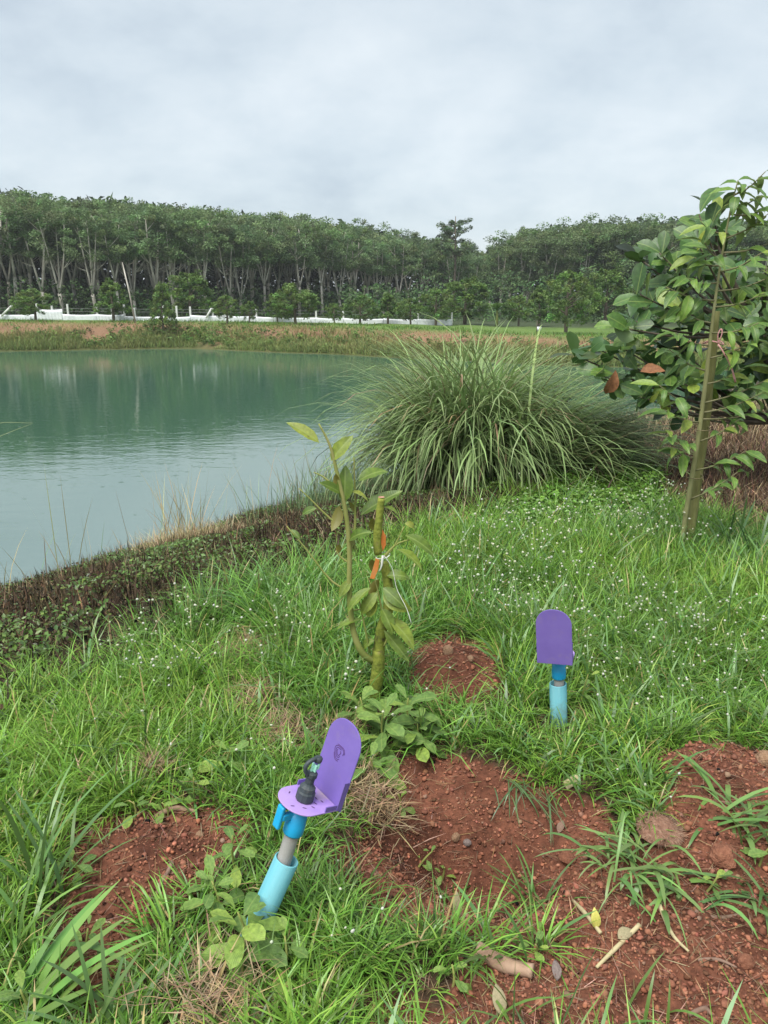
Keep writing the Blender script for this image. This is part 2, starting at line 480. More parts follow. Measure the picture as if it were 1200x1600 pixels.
fbrown = mixc((.16, .095, .055), (.34, .20, .12), fbm(fx_ * .9, fy_ * 1.2, 85, 4))
fgreen = mixc((.08, .15, .03), (.15, .22, .05), fbm(fx_ * .8, fy_ * .8, 87, 3))
tt = sstep(3.3, 5.0, dfar + 1.8 * (fbm(fx_ * .35, fy_ * .35, 89, 3) - .5))
fc = fbrown * (1 - tt)[:, None] + fgreen * tt[:, None]
deep = sstep(17, 24, dfar); fc = fc * (1 - deep)[:, None] + np.array((.05, .07, .03))[None] * deep[:, None]
wet = 1 - sstep(.2, 1.6, dfar); fc = fc * (1 - wet)[:, None] + np.array((.09, .10, .035))[None] * wet[:, None]
gc[fb] = fc[fb]
nx_, ny_ = len(gx), len(gy)
ii = np.arange((nx_ - 1) * (ny_ - 1)); r0 = ii // (nx_ - 1); c0 = ii % (nx_ - 1); b0 = r0 * nx_ + c0
me = fast_mesh('ground', np.stack([fx_, fy_, gz], 1), np.stack([b0, b0 + 1, b0 + nx_ + 1, b0 + nx_], 1), gc, True)
tag(link('ground', me, M_ground), kind='structure')
def gheight(x, y):
    """surface of the ground mesh, near lumps included"""
    x = np.asarray(x, float); y = np.asarray(y, float)
    z = height(x, y); s = soil_mask(x, y); lu = fbm(x * 18, y * 18, 61, 4) - .5
    return z + np.where(s, .065 * lu + .05 * (fbm(x * 6, y * 6, 66, 3) - .5), .02 * lu)

# ------------------------------------------------------------------ pond water
m, n, l, p = nmat('pond_water')
p.inputs['Base Color'].default_value = (.045, .108, .07, 1)
p.inputs['Roughness'].default_value = .03
p.inputs['IOR'].default_value = 5.0
tc = n.new('ShaderNodeTexCoord')
def wv(scale, stretch, detail):
    mp = n.new('ShaderNodeMapping'); mp.inputs['Scale'].default_value = stretch; l.new(tc.outputs['Object'], mp.inputs['Vector'])
    z = n.new('ShaderNodeTexNoise'); z.inputs['Scale'].default_value = scale; z.inputs['Detail'].default_value = detail; l.new(mp.outputs[0], z.inputs['Vector']); return z.outputs['Fac']
wa = wv(2.6, (.7, 1.4, 1), 3); wb = wv(11, (.8, 1.2, 1), 2)
ad = n.new('ShaderNodeMath'); ad.operation = 'MULTIPLY_ADD'; l.new(wb, ad.inputs[0]); ad.inputs[1].default_value = .28; l.new(wa, ad.inputs[2])
# rings left by rain drops
vo = n.new('ShaderNodeTexVoronoi'); vo.inputs['Scale'].default_value = 2.3; l.new(tc.outputs['Object'], vo.inputs['Vector'])
rg = n.new('ShaderNodeMath'); rg.operation = 'SINE'; rgm = n.new('ShaderNodeMath'); rgm.operation = 'MULTIPLY'; l.new(vo.outputs['Distance'], rgm.inputs[0]); rgm.inputs[1].default_value = 95
l.new(rgm.outputs[0], rg.inputs[0])
fall = n.new('ShaderNodeMapRange'); fall.inputs['From Min'].default_value = .04; fall.inputs['From Max'].default_value = .16; fall.inputs['To Min'].default_value = .10; fall.inputs['To Max'].default_value = 0
l.new(vo.outputs['Distance'], fall.inputs['Value'])
rm = n.new('ShaderNodeMath'); rm.operation = 'MULTIPLY_ADD'; l.new(rg.outputs[0], rm.inputs[0]); l.new(fall.outputs[0], rm.inputs[1]); l.new(ad.outputs[0], rm.inputs[2])
bp = n.new('ShaderNodeBump'); bp.inputs['Strength'].default_value = .16; bp.inputs['Distance'].default_value = .03
l.new(rm.outputs[0], bp.inputs['Height']); l.new(bp.outputs[0], p.inputs['Normal'])
me = fast_mesh('water', [(-200, 2, WATER_Z), (40, 2, WATER_Z), (40, 60, WATER_Z), (-200, 60, WATER_Z)], [(0, 1, 2, 3)])
tag(link('pond_water', me, m), kind='structure')

# ------------------------------------------------------------------ rubber trees
def branchy(h, seed, dense=False):
    r = np.random.default_rng(seed); parts = []; ends = []
    hf = h * r.uniform(.14, .34) if not dense else h * r.uniform(.2, .3)
    lean = r.normal(0, .05, 2)
    b0 = np.array([0, 0, -.15]); fk = np.array([lean[0] * hf, lean[1] * hf, hf])
    R = .020 * h * r.uniform(.68, .92)
    parts.append(tube([b0, b0 * .5 + fk * .5 + r.normal(0, .04, 3), fk], [R * 1.25, R, R * .95], 7))
    nl = int(r.integers(2, 5)); a0 = r.uniform(0, 6.28)
    for i in range(nl):
        a = a0 + i * 6.283 / nl + r.normal(0, .35); sp = r.uniform(.14, .34)
        top = h * r.uniform(.74, .9); dz = top - hf
        e1 = fk + np.array([math.cos(a) * sp * dz * .45, math.sin(a) * sp * dz * .45, dz * .42])
        e2 = fk + np.array([math.cos(a) * sp * dz * .85, math.sin(a) * sp * dz * .85, dz]) + r.normal(0, .2, 3)
        sp_ = spline([fk, e1, e2], 6); rr = R * .72 / math.sqrt(nl / 2.4)
        parts.append(tube(sp_, np.linspace(rr, rr * .3, 6), 6)); ends.append(e2)
        for j in range(5):
            t = r.uniform(.38, .95); q = sp_[int(t * 5)]
            aa = a + r.normal(0, 1.3); ln = h * r.uniform(.10, .2)
            e = q + np.array([math.cos(aa) * ln * .75, math.sin(aa) * ln * .75, ln * r.uniform(.3, .9)])
            parts.append(tube(spline([q, (q + e) / 2 + np.array([0, 0, -.05 * ln]), e], 4), np.linspace(rr * .4, rr * .12, 4), 5)); ends.append(e)
    return join(*parts), np.array(ends), r
def crown_clumps(cent, rad, per, size, base, r, flat=.6, var=.28, up=.5):
    N = len(cent)
    c = np.repeat(cent, per, axis=0); k = len(c)
    g = r.normal(size=(k, 3)); g /= np.linalg.norm(g, axis=1)[:, None]; g *= (r.random((k, 1)) ** .45)
    rr = np.repeat(rad, per)[:, None]
    P = c + g * rr * np.array([1, 1, flat])
    cv = base[None] * (1 + var * r.normal(size=(N, 1))) * (1 + .08 * r.normal(size=(N, 3)))
    colr = np.clip(np.repeat(cv, per, axis=0) * (1 + .18 * r.normal(size=(k, 1))), .008, .4)
    return leaf_quads(P, size * r.uniform(.6, 1.3, k), up, .5, colr, r)
def rubber_variant(seed, h=12.5, dense=False):
    (TV, TF), ends, r = branchy(h, seed, dense)
    cents = [ends + r.normal(0, .25, ends.shape)]
    for q in range(3 if not dense else 4):
        cents.append(ends + r.normal(0, 1, ends.shape) * np.array([.085, .085, .055]) * h)
    cents = np.concatenate(cents)
    low = .36 if dense else .53
    cents = cents[cents[:, 2] > low * h * .95]
    cents[:, 2] = np.minimum(cents[:, 2], h * r.uniform(.93, .98, len(cents)))
    rad = h * r.uniform(.045, .085, len(cents))
    base = np.array((.165, .245, .105)) if not dense else np.array((.135, .195, .08))
    V, F, Cc = crown_clumps(cents, rad, 80, .30 * h / 12.5, base, r, .6, .2)
    cm = fast_mesh('crown', V, F, Cc); cm.materials.append(M_tree_leaf)
    tm = bpy.data.meshes.new('trunk'); tm.from_pydata(TV, [], TF); tm.polygons.foreach_set('use_smooth', np.ones(len(tm.polygons), bool)); tm.materials.append(M_rub_bark)
    return tm, cm
RV = [rubber_variant(100 + i) for i in range(7)]
RD = [rubber_variant(200 + i, 12.5, True) for i in range(4)]
def plant_tree(name, x, y, var, s, rz, label, group, cat='tree', z=None):
    o = thing(name, (x, y, (height1(x, y) if z is None else z)), label, cat, group, (0, 0, rz)); o.scale = s
    link('trunk', var[0], None, o); link('crown', var[1], None, o)
    return o
ORD = ['first', 'second', 'third', 'fourth', 'fifth', 'sixth', 'seventh', 'eighth', 'ninth', 'tenth', 'eleventh', 'twelfth', 'thirteenth',
       'fourteenth', 'fifteenth', 'sixteenth', 'seventeenth', 'eighteenth', 'nineteenth', 'twentieth', 'twenty-first', 'twenty-second', 'twenty-third', 'twenty-fourth']
tr = random.Random(5)
def front_y(px): return float(np.interp(px, [-150, 0, 300, 500, 690, 760, 900, 1100, 1400], [67, 68, 74, 82, 94, 96, 88, 84, 82]))
def top_py(px): return float(np.interp(px, [-150, 0, 150, 250, 430, 560, 640, 690, 735, 770, 800, 900, 1000, 1100, 1400], [286, 286, 303, 310, 330, 344, 360, 372, 392, 372, 352, 338, 336, 338, 345]))
nfront = 0
px = -95.0
while px < 1330:
    Y = front_y(px); dense = px > 735
    for row in range(4):
        yy = Y + row * 5.2 + tr.uniform(-.9, .9)
        pj = px + tr.uniform(-12, 12) + (17 if row % 2 else 0)
        x = (pj - 600) / FPX * yy * 1.03
        tp = top_py(pj) + tr.uniform(-7, 9) + (0 if row else 6)
        P = at_y(pj, tp, yy); g = height1(x, yy)
        H = max(6.0, P[2] - g)
        v = tr.choice(RD if dense else RV)
        s = H / 12.5
        sxy = s * tr.uniform(.86, 1.08) * (1.12 if dense else 1)
        if row == 0 and not dense and px > -20:
            lab = '%s tall rubber tree from the left edge, front row behind the white sheeting' % ORD[min(nfront, 23)]; nfront += 1; grp = 'rubber trees along the front of the plantation'
        elif dense:
            lab = 'tall leafy plantation tree in the dark wood beyond the far bank, behind the orchard'; grp = 'crowded trees of the wood behind the orchard'
        else:
            lab = 'tall rubber tree crowded behind the front row of the plantation'; grp = 'rubber trees in the rows behind'
        plant_tree('rubber_tree', x, yy, v, (sxy, sxy, s), tr.uniform(0, 6.28), lab, grp)
    px += 33 if px < 735 else 40

# far dense backing of the wood and the dark undergrowth on its floor
r = np.random.default_rng(77)
k = 11000
pxs = r.uniform(-250, 1450, k); yy = np.array([front_y(v) for v in pxs]) + np.where((pxs > 540) & (r.random(k) < .6), r.uniform(-25, 0, k), r.uniform(-3, 24, k)); yy = np.maximum(yy, 62)
xx = (pxs - 600) / FPX * yy * 1.03
hg = height(xx, yy); hz = r.random(k) ** 1.6 * (1.2 + 2.8 * fbm(xx * .25, yy * .25, 91, 3)) * np.where(pxs > 640, 1.5, 1.0)
cents = np.stack([xx, yy, hg + hz], 1)
V, F, Cc = crown_clumps(cents, r.uniform(.35, .7, k), 6, .36, np.array((.085, .15, .055)), r, .7, .3)
tag(link('undergrowth', fast_mesh('undergrowth', V, F, Cc), M_tree_leaf), 'dark green undergrowth on the floor of the plantation', 'undergrowth', kind='stuff')
k = 10000
pxs = r.uniform(-300, 1500, k); yy = np.array([front_y(v) for v in pxs]) + r.uniform(20, 30, k)
xx = (pxs - 600) / FPX * yy * 1.03
tpz = np.array([at_y(a, top_py(a) + 14, b)[2] for a, b in zip(pxs, yy)])
hz = r.random(k) * (tpz - .2)
V, F, Cc = crown_clumps(np.stack([xx, yy, .2 + hz], 1), r.uniform(1.0, 1.8, k), 8, .95, np.array((.045, .075, .035)), r, .7, .3)
tag(link('woodland', fast_mesh('woodland', V, F, Cc), M_tree_leaf), 'unbroken mass of trees deep behind the plantation', 'woodland', kind='stuff')

# the single layered tree that stands above the wood
def layered_tree():
    r = np.random.default_rng(3)
    P = at_y(712, 333, 92); x, y = P[0], 92.0; g = height1(x, y); H = P[2] - g
    o = thing('layered_tree', (x, y, g), 'lone dark tree with tiered open branches rising above the treeline', 'tree')
    parts = [tube([(0, 0, -.2), (.1, 0, H * .5), (0, 0, H * .97)], [.2, .14, .04], 7)]; cents = []
    for t in np.sort(r.uniform(.55, .99, 15)):
        nb = 2
        for j in range(nb):
            a = r.uniform(0, 6.28); ln = (H * .20 * (1.08 - t) / .46 + .6) * r.uniform(.6, 1.15)
            q = np.array([0, 0, H * t]); e = q + np.array([math.cos(a) * ln, math.sin(a) * ln * .8, r.uniform(.05, .5) * ln])
            parts.append(tube([q, (q + e) / 2 + np.array([0, 0, .05]), e], [.05, .035, .015], 5))
            for u in (.55, .8, 1.0): cents.append(q * (1 - u) + e * u + r.normal(0, .12, 3))
    pyd('trunk', join(*parts), M_orch_bark, o)
    cents = np.array(cents)
    V, F, Cc = crown_clumps(cents, r.uniform(.3, .55, len(cents)), 42, .24, np.array((.11, .165, .08)), r, .6, .2)
    link('crown', fast_mesh('crown', V, F, Cc), M_tree_leaf, o)
layered_tree()

# ------------------------------------------------------------------ orchard trees on the far bank
def orchard_variant(seed, shape):
    """unit height"""
    r = np.random.default_rng(seed)
    parts = [tube([(0, 0, -.06), (.01, .005, .3), (0, .01, .75)], [.035, .028, .01], 6)]
    cents = []
    for i in range(90):
        t = r.random(); z = .20 + .76 * t
        if shape == 'cone': rad = .36 * (1 - t) ** .6 + .03
        elif shape == 'round': rad = .46 * math.sqrt(max(0, 1 - (2 * t - .95) ** 2)) + .05
        else: rad = .30 * math.sqrt(max(0, 1 - (1.6 * t - .7) ** 2)) + .06
        a = r.uniform(0, 6.28); q = rad * (r.random() ** .35)
        cents.append((math.cos(a) * q, math.sin(a) * q, z + r.normal(0, .02)))
    for i in range(10):
        c = cents[i * 8]; parts.append(tube([(0, 0, c[2] * .7), c], [.012, .004], 4))
    cents = np.array(cents)
    V, F, Cc = crown_clumps(cents, r.uniform(.05, .10, len(cents)), 42, .055, np.array((.135, .215, .06)), r, .8, .22)
    cm = fast_mesh('crown', V, F, Cc); cm.materials.append(M_tree_leaf)
    TV, TF = join(*parts); tm = bpy.data.meshes.new('trunk'); tm.from_pydata(TV, [], TF); tm.materials.append(M_orch_bark)
    return tm, cm
OV = {k: [orchard_variant(300 + i * 7 + len(k), k) for i in range(2)] for k in ('cone', 'round', 'tall')}
orch = [ # px, base py distance Y, top py, width px, shape, label
    (50, 54, 452, 62, 'round', 'small rounded orchard tree in front of the sheeting, nearest the left edge'),
    (172, 56, 436, 55, 'cone', 'small dark pointed orchard tree behind the white sheet, left of the leaning pole'),
    (250, 51, 442, 46, 'cone', 'slender light green tree on the bank just right of the leaning pole'),
    (294, 62, 424, 64, 'tall', 'taller dark shrub tree behind the sheeting, right of the slender tree'),
    (353, 54, 462, 46, 'round', 'low round orchard bush in front of the sheeting, third from the pole'),
    (388, 55, 470, 30, 'round', 'smallest round bush before the white sheeting'),
    (432, 57, 460, 40, 'round', 'small tree half hidden by the left side of the broad orchard tree'),
    (460, 53, 442, 76, 'round', 'broad rounded orchard tree standing in front of the sheeting at its middle'),
    (522, 54, 474, 32, 'round', 'tiny round tree between the broad orchard tree and the dense row'),
    (562, 55, 461, 56, 'round', 'bushy orchard tree at the left end of the dense row'),
    (606, 56, 458, 46, 'cone', 'pointed orchard tree second in the dense row'),
    (642, 55, 466, 46, 'round', 'low light green bush in the dense row, above the grass clump'),
    (682, 57, 452, 62, 'round', 'wide orchard tree right of the low light green bush'),
    (728, 60, 434, 68, 'tall', 'tall dark orchard tree below the layered tree'),
    (812, 58, 462, 50, 'round', 'pale leafy orchard bush right of the banana plant'),
    (845, 60, 448, 50, 'cone', 'pointed dark tree just left of the large round tree on the lawn'),
    (890, 46, 424, 88, 'round', 'largest round orchard tree, alone on the mown far bank'),
    (952, 60, 418, 62, 'tall', 'yellowish green tree between the large round tree and the near leafy tree'),
    (1010, 62, 440, 60, 'round', 'orchard tree partly hidden behind the near leafy tree'),
]
for i, (px, Y, tp, wpx, shape, lab) in enumerate(orch):
    P = at_y(px, tp, Y); g = height1(P[0], Y); H = P[2] - g
    wd = wpx / FPX * Y / {'cone': .78, 'round': 1.0, 'tall': .72}[shape]
    plant_tree('orchard_tree', P[0], Y, OV[shape][i % 2], (wd, wd, H), i * 1.3, lab, 'young fruit trees on the far bank')

# ------------------------------------------------------------------ leaves as objects
def leaf_mesh(name, w, fold=.12, curl=.25, seed=0, shape='ellip', wave=.0, K=7):
    """length 1 along +Y, normal +Z, curling down towards the tip"""
    r = np.random.default_rng(seed)
    V = [(0, 0, 0)]; F = []
    tw = r.normal(0, .08)
    def spine(t): return Vector((tw * t * t, t * math.cos(curl * t * .7), -curl * t * t * .5))
    for i in range(1, K):
        t = i / K
        if shape == 'ellip': wd = w * .5 * math.sin(math.pi * t ** .9) ** .85
        elif shape == 'obov': wd = w * .5 * math.sin(math.pi * t ** 1.6) ** .55
        else: wd = w * .5 * math.sin(math.pi * t ** .8)
        c = spine(t); wz = wave * math.sin(t * 17 + seed)
        V += [(c.x - wd, c.y, c.z + fold * wd * 2 + wz * wd), (c.x, c.y, c.z), (c.x + wd, c.y, c.z + fold * wd * 2 - wz * wd)]
    V.append(tuple(spine(1.0)))
    e = len(V) - 1
    F += [(0, 2, 1), (0, 3, 2)]
    for i in range(K - 2):
        b = 1 + i * 3
        F += [(b, b + 1, b + 4, b + 3), (b + 1, b + 2, b + 5, b + 4)]
    b = 1 + (K - 2) * 3
    F += [(b, b + 1, e), (b + 1, b + 2, e)]
    me = bpy.data.meshes.new(name); me.from_pydata([tuple(v) for v in V], [], F)
    me.polygons.foreach_set('use_smooth', np.ones(len(me.polygons), bool)); me.update()
    return me
def leaf_matrix(pos, d, up, size, wscale=1.0):
    d = Vector(d).normalized(); u = Vector(up)
    x = d.cross(u)
    if x.length < 1e-3: x = d.cross(Vector((1, .3, 0)))
    x.normalize(); zz = x.cross(d)
    return Matrix(((x.x * size * wscale, d.x * size, zz.x * size, pos[0]), (x.y * size * wscale, d.y * size, zz.y * size, pos[1]), (x.z * size * wscale, d.z * size, zz.z * size, pos[2]), (0, 0, 0, 1)))
def put_leaf(root, me, pos, d, up, size, name='leaf', wscale=1.0, parent=None):
    o = bpy.data.objects.new(name, me); COL.objects.link(o)
    o.parent = root if parent is None else parent
    o.matrix_basis = leaf_matrix(np.array(pos) - loc_of(root), d, up, size, wscale)
    return o
M_dur = foliage_mat('durian_leaf', .38, .28, .45, False, [(0, (.11, .19, .03)), (.5, (.18, .27, .04)), (.8, (.26, .33, .05)), (1, (.34, .38, .07))], back=(.20, .185, .04), vein=True)
M_sap = foliage_mat('sapling_leaf', .36, .3, .45, False, [(0, (.11, .21, .05)), (.5, (.15, .28, .06)), (.85, (.22, .37, .065)), (1, (.32, .40, .08))], back=(.20, .27, .09), vein=True)
M_big = foliage_mat('broad_tree_leaf', .33, .25, .5, False, [(0, (.06, .125, .04)), (.55, (.095, .195, .05)), (.88, (.16, .28, .055)), (1, (.36, .42, .07))], back=(.16, .24, .09), vein=True)
M_weed = foliage_mat('weed_leaf', .5, .28, .3, False, [(0, (.14, .25, .07)), (.5, (.20, .33, .085)), (.85, (.27, .41, .09)), (1, (.34, .46, .10))], back=(.19, .27, .13), vein=True)
M_ban = foliage_mat('banana_leaf', .45, .3, .3, False, [(0, (.09, .17, .05)), (1, (.13, .21, .06))])
M_brownleaf = noise_mat('dead_leaf', [(.3, (.14, .055, .025)), (.7, (.30, .14, .06))], 9, .7, .3, .003)
M_stem = noise_mat('green_stem', [(.3, (.16, .20, .045)), (.5, (.24, .26, .07)), (.72, (.30, .28, .11))], 14, .7, .35, .003, stretch=(1, 1, .35))
M_moss = noise_mat('mossy_trunk', [(.3, (.05, .04, .02)), (.43, (.14, .17, .025)), (.6, (.25, .28, .045)), (.75, (.17, .13, .06))], 26, .85, .7, .006)
DUR = [leaf_mesh('durian_leaf', .36, .2, c, i, 'ellip', .08) for i, c in enumerate((.35, .75, 1.15))]
BIG = [leaf_mesh('broad_leaf', .52, .10, c, 10 + i, 'obov', .05) for i, c in enumerate((.15, .35, .6))]
WEED = [leaf_mesh('weed_leaf', .46, .10, c, 20 + i, 'obov', .12) for i, c in enumerate((.3, .55, .8))]
for q, mm in ((DUR, M_dur), (BIG, M_big), (WEED, M_weed)):
    for me in q: me.materials.append(mm)
SAP = []
for me in DUR:
    c = me.copy(); c.name = 'sapling_leaf'; c.materials.clear(); c.materials.append(M_sap); SAP.append(c)

# banana plant in the far orchard
P = at_y(776, 500, 57); g = height1(P[0], 57.0)
o = thing('banana_plant', (P[0], 57.0, g), 'banana plant with long arching leaves in the far orchard row', 'plant')
pyd('stem', tube([(0, 0, -.1), (.03, 0, .6), (0, 0, 1.1)], [.11, .09, .06], 8), M_stem, o)
bl = leaf_mesh('banana_leaf', .26, .15, 1.1, 5, 'ellip', .1); bl.materials.append(M_ban)
for k in range(9):
    a = k * 2.4; d = (math.cos(a), math.sin(a), .9 + .4 * (k % 3))
    put_leaf(o, bl, (P[0], 57.0, g + 1.05), d, (0, 0, 1), 1.5 + .2 * (k % 2))

# ------------------------------------------------------------------ fence with white sheeting
M_post = noise_mat('white_post', [(.3, (.52, .52, .50)), (.7, (.74, .74, .71))], 5, .8, .2, .01)
M_sheet = noise_mat('white_sheet', [(.3, (.62, .65, .68)), (.7, (.82, .84, .86))], 1.5, .45, .15, .02)
M_wire = noise_mat('wire', [(.3, (.18, .18, .18)), (.7, (.3, .3, .3))], 4, .5, 0)
YF = 57.5
def fx(px): return (px - 600) / FPX * YF * 1.028
FXS = np.array([fx(p) for p in range(-80, 760, 60)]); FZS = height(FXS, np.full(len(FXS), YF)); FZS = np.convolve(np.pad(FZS, 2, 'edge'), np.ones(5) / 5, 'valid')
def fz(x): return float(np.interp(x, FXS, FZS))
fr = thing('fence', (fx(250), YF, height1(fx(250), YF)), 'white sheeting fence with pale posts and wires along the far bank', 'fence')
base = loc_of(fr)
for px, tp in ((19, 477), (90, 477), (112, 478), (135, 478), (178, 478), (200, 478), (218, 479), (233, 484), (275, 480), (295, 481), (315, 482), (348, 485), (365, 486), (412, 486), (500, 488), (540, 489), (600, 490), (650, 491), (700, 491)):
    x = fx(px); g = height1(x, YF); top = at_y(px, tp - 3, YF)[2]
    add_bevel(pyd('post', boxm((x, YF + .02, (g - .2 + top) / 2), (.13, .12, top - g + .2)), M_post, fr, False, base), .015)
for a, b in (((19, 477), (2, 494)), ((331, 481), (322, 497))):
    pa, pb = at_y(a[0], a[1], YF - .15), at_y(b[0], b[1], YF - .3)
    pyd('brace', tube([pa, pb], [.07, .07], 8), M_post, fr, True, base)
bounds = [-60, 19, 90, 128, 178, 218, 275, 315, 365, 412, 500, 540, 600, 650, 700]
for a, b in zip(bounds[:-1], bounds[1:]):
    hh = .82 if a == 90 else .44 + .06 * math.sin(a)
    nx = 26; V = []; F = []
    for i in range(nx + 1):
        x = fx(a + (b - a) * i / nx); g = fz(x) - .05; t = i / nx
        for j in range(5):
            zz = j / 4
            sag = -.05 * math.sin(math.pi * t) * zz
            V.append((x, YF - .13 + .05 * math.sin(i * 1.9 + j * .6 + a) * (1.1 - .5 * zz), g - .05 + (hh + .05) * zz + sag))
    for i in range(nx):
        for j in range(4):
            q = i * 5 + j; F.append((q, q + 5, q + 6, q + 1))
    so = pyd('sheet', (V, F), M_sheet, fr, True, base)
    sm_ = so.modifiers.new('thick', 'SOLIDIFY'); sm_.thickness = .01
for hz in (.62, .82):
    pts = [(fx(p), YF + .02, fz(fx(p)) + hz) for p in range(-60, 710, 20)]
    pyd('wire', tube(pts, [.009] * len(pts), 4), M_wire, fr, True, base)
# leaning pole
a, b = at_y(191, 410, 53.0), at_y(211, 499, 53.0); b[2] = height1(b[0], b[1]) - .1
o = pyd('leaning_pole', tube([tuple(b), tuple((a + b) / 2 + np.array([.05, 0, 0])), tuple(a)], [.06, .05, .035], 8), M_rub_bark)
tag(o, 'thin bare pale pole leaning on the far bank before the plantation', 'pole')
# tiny staked sapling on the far lawn
P = at_y(842, 505, 44.5); g = height1(P[0], 44.5)
o = thing('staked_sapling', (P[0], 44.5, g), 'tiny staked sapling with white wrapping on the far lawn', 'sapling')
pyd('stake', tube([(-.1, 0, -.1), (-.1, 0, .75)], [.025, .02], 6), M_orch_bark, o)
pyd('wrap', tube([(.02, 0, .18), (.03, 0, .42)], [.10, .13], 8), M_sheet, o)
pyd('stem', tube([(.02, 0, -.1), (.02, 0, .95)], [.02, .012], 6), M_orch_bark, o)
r = np.random.default_rng(4)
V, F, Cc = crown_clumps(np.array([(.02, 0, .75), (.1, 0, .9), (-.06, .05, .95)]), np.array([.14, .12, .12]), 14, .14, np.array((.06, .11, .03)), r, .8, .2)
link('crown', fast_mesh('crown', V, F, Cc), M_tree_leaf, o)

# ------------------------------------------------------------------ far bank vegetation
r = np.random.default_rng(55)
FGAIN = 1.25
def green(n, base, var=.22, hue=.10, r=rng):
    return np.clip(FGAIN * np.array(base)[None] * (1 + var * r.normal(size=(n, 1))) * (1 + hue * r.normal(size=(n, 3))), .006, .6)
N = 42000
x = r.uniform(-32, 26, N); d = np.abs(r.normal(0, 1, N)) * 1.5 - .25
keep = fbm(x * .45, d * .8, 93, 3) > .34 + .12 * (d - .8)
x, d = x[keep], d[keep]; N = len(x); y = far_y(x) + d
tall = .15 + .75 * fbm(x * .5, y * .6, 95, 3); bm = sstep(.42, .62, fbm(x * .45 + 7, y * .9, 96, 4))[:, None] * (.25 + .75 * sstep(.6, 1.8, d))[:, None]
V1 = blades(np.stack([x, y, height(x, y) - .03], 1), r.uniform(0, 6.28, N), tall * r.uniform(.6, 1.3, N), np.full(N, .035), r.uniform(0, .5, N), r.uniform(.2, 1.2, N),
            green(N, (.12, .175, .05), .25, .1, r) * (1 - bm) + green(N, (.25, .21, .09), .25, .1, r) * bm, green(N, (.19, .22, .08), .2, .1, r) * (1 - bm) + green(N, (.30, .25, .12), .2, .1, r) * bm, K=2)
N = 14000
x = r.uniform(-36, 30, N); d = r.uniform(3.0, 9.5, N)
keep = fbm(x * .35, d * .5, 97, 3) > .47; x, d = x[keep], d[keep]; N = len(x); y = far_y(x) + d
V2 = blades(np.stack([x, y, height(x, y) - .03], 1), r.uniform(0, 6.28, N), r.uniform(.1, .32, N), np.full(N, .03), r.uniform(0, .6, N), r.uniform(.2, 1, N),
            green(N, (.085, .155, .03), .2, .1, r), K=2)
N = 9000
x = r.uniform(-34, 28, N); d = r.uniform(1.2, 5.0, N); y = far_y(x) + d
V3 = blades(np.stack([x, y, height(x, y) - .03], 1), r.uniform(0, 6.28, N), r.uniform(.08, .28, N), np.full(N, .025), r.uniform(.2, 1.1, N), r.uniform(.2, 1, N),
            green(N, (.20, .13, .075), .3, .1, r), K=2)
V, F, Cc = cat3(V1, V2, V3)
tag(link('bank_grass', fast_mesh('bank_grass', V, F, Cc), M_dry), 'yellow green and dry grass along the far bank above the water', 'grass', kind='stuff')
k = 500
x = r.uniform(-30, 22, k); x = np.where(r.random(k) < .4, r.normal(-13.5, 2.5, k), x); y = far_y(x) + r.uniform(.0, 2.6, k)
V, F, Cc = crown_clumps(np.stack([x, y, height(x, y) + r.uniform(.05, .45, k)], 1), r.uniform(.15, .4, k), 16, .18, np.array((.14, .22, .06)), r, .8, .25)
tag(link('bank_shrubbery', fast_mesh('bank_shrubbery', V, F, Cc), M_tree_leaf), 'low scrambling weeds on the far bank at the waterline', 'weeds', kind='stuff')

# ------------------------------------------------------------------ killed strip between lawn and pond
r = np.random.default_rng(66)
def strip_pts(N, s0, s1, u0=-7.5, u1=7.5, r=r):
    s = r.uniform(s0, s1, N); u = r.uniform(u0, u1, N)
    s2 = s - .5
    return .1 + u * .632 - s2 * .775, 5.64 + u * .775 + s2 * .632, s
x, y, s = strip_pts(80000, -.4, 5.2)
keep = (r.random(len(x)) < sstep(-.45, .1, s - .5 * (fbm(x * 1.5, y * 1.5, 99, 3) - .5))) & (y < 16) & (np.abs(x) < .62 * y + 1)
x, y, s = x[keep], y[keep], s[keep]; N = len(x)
dkc = green(N, (.058, .044, .026), .5, .12, r); pale = r.random(N) < .16; dkc[pale] = green(int(pale.sum()), (.17, .12, .07), .3, .1, r)
A = blades(np.stack([x, y, height(x, y) - .02], 1), r.uniform(0, 6.28, N), r.uniform(.06, .26, N) * (.5 + fbm(x * 2, y * 2, 111, 3)), r.uniform(.004, .011, N), r.uniform(0, .7, N), r.uniform(-.3, 1.0, N), dkc, K=2)
N2 = 26000; q = r.integers(0, N, N2)
B = leaf_quads(np.stack([x[q], y[q], height(x[q], y[q]) + r.uniform(0, .14, N2)], 1), r.uniform(.015, .045, N2), .2, .6, green(N2, (.048, .036, .022), .5, .1, r), r)
V, F, Cc = cat3(A, B)
tag(link('dead_weeds', fast_mesh('dead_weeds', V, F, Cc), M_dry), 'blackened dead weeds covering the slope down to the pond', 'dead weeds', kind='stuff')
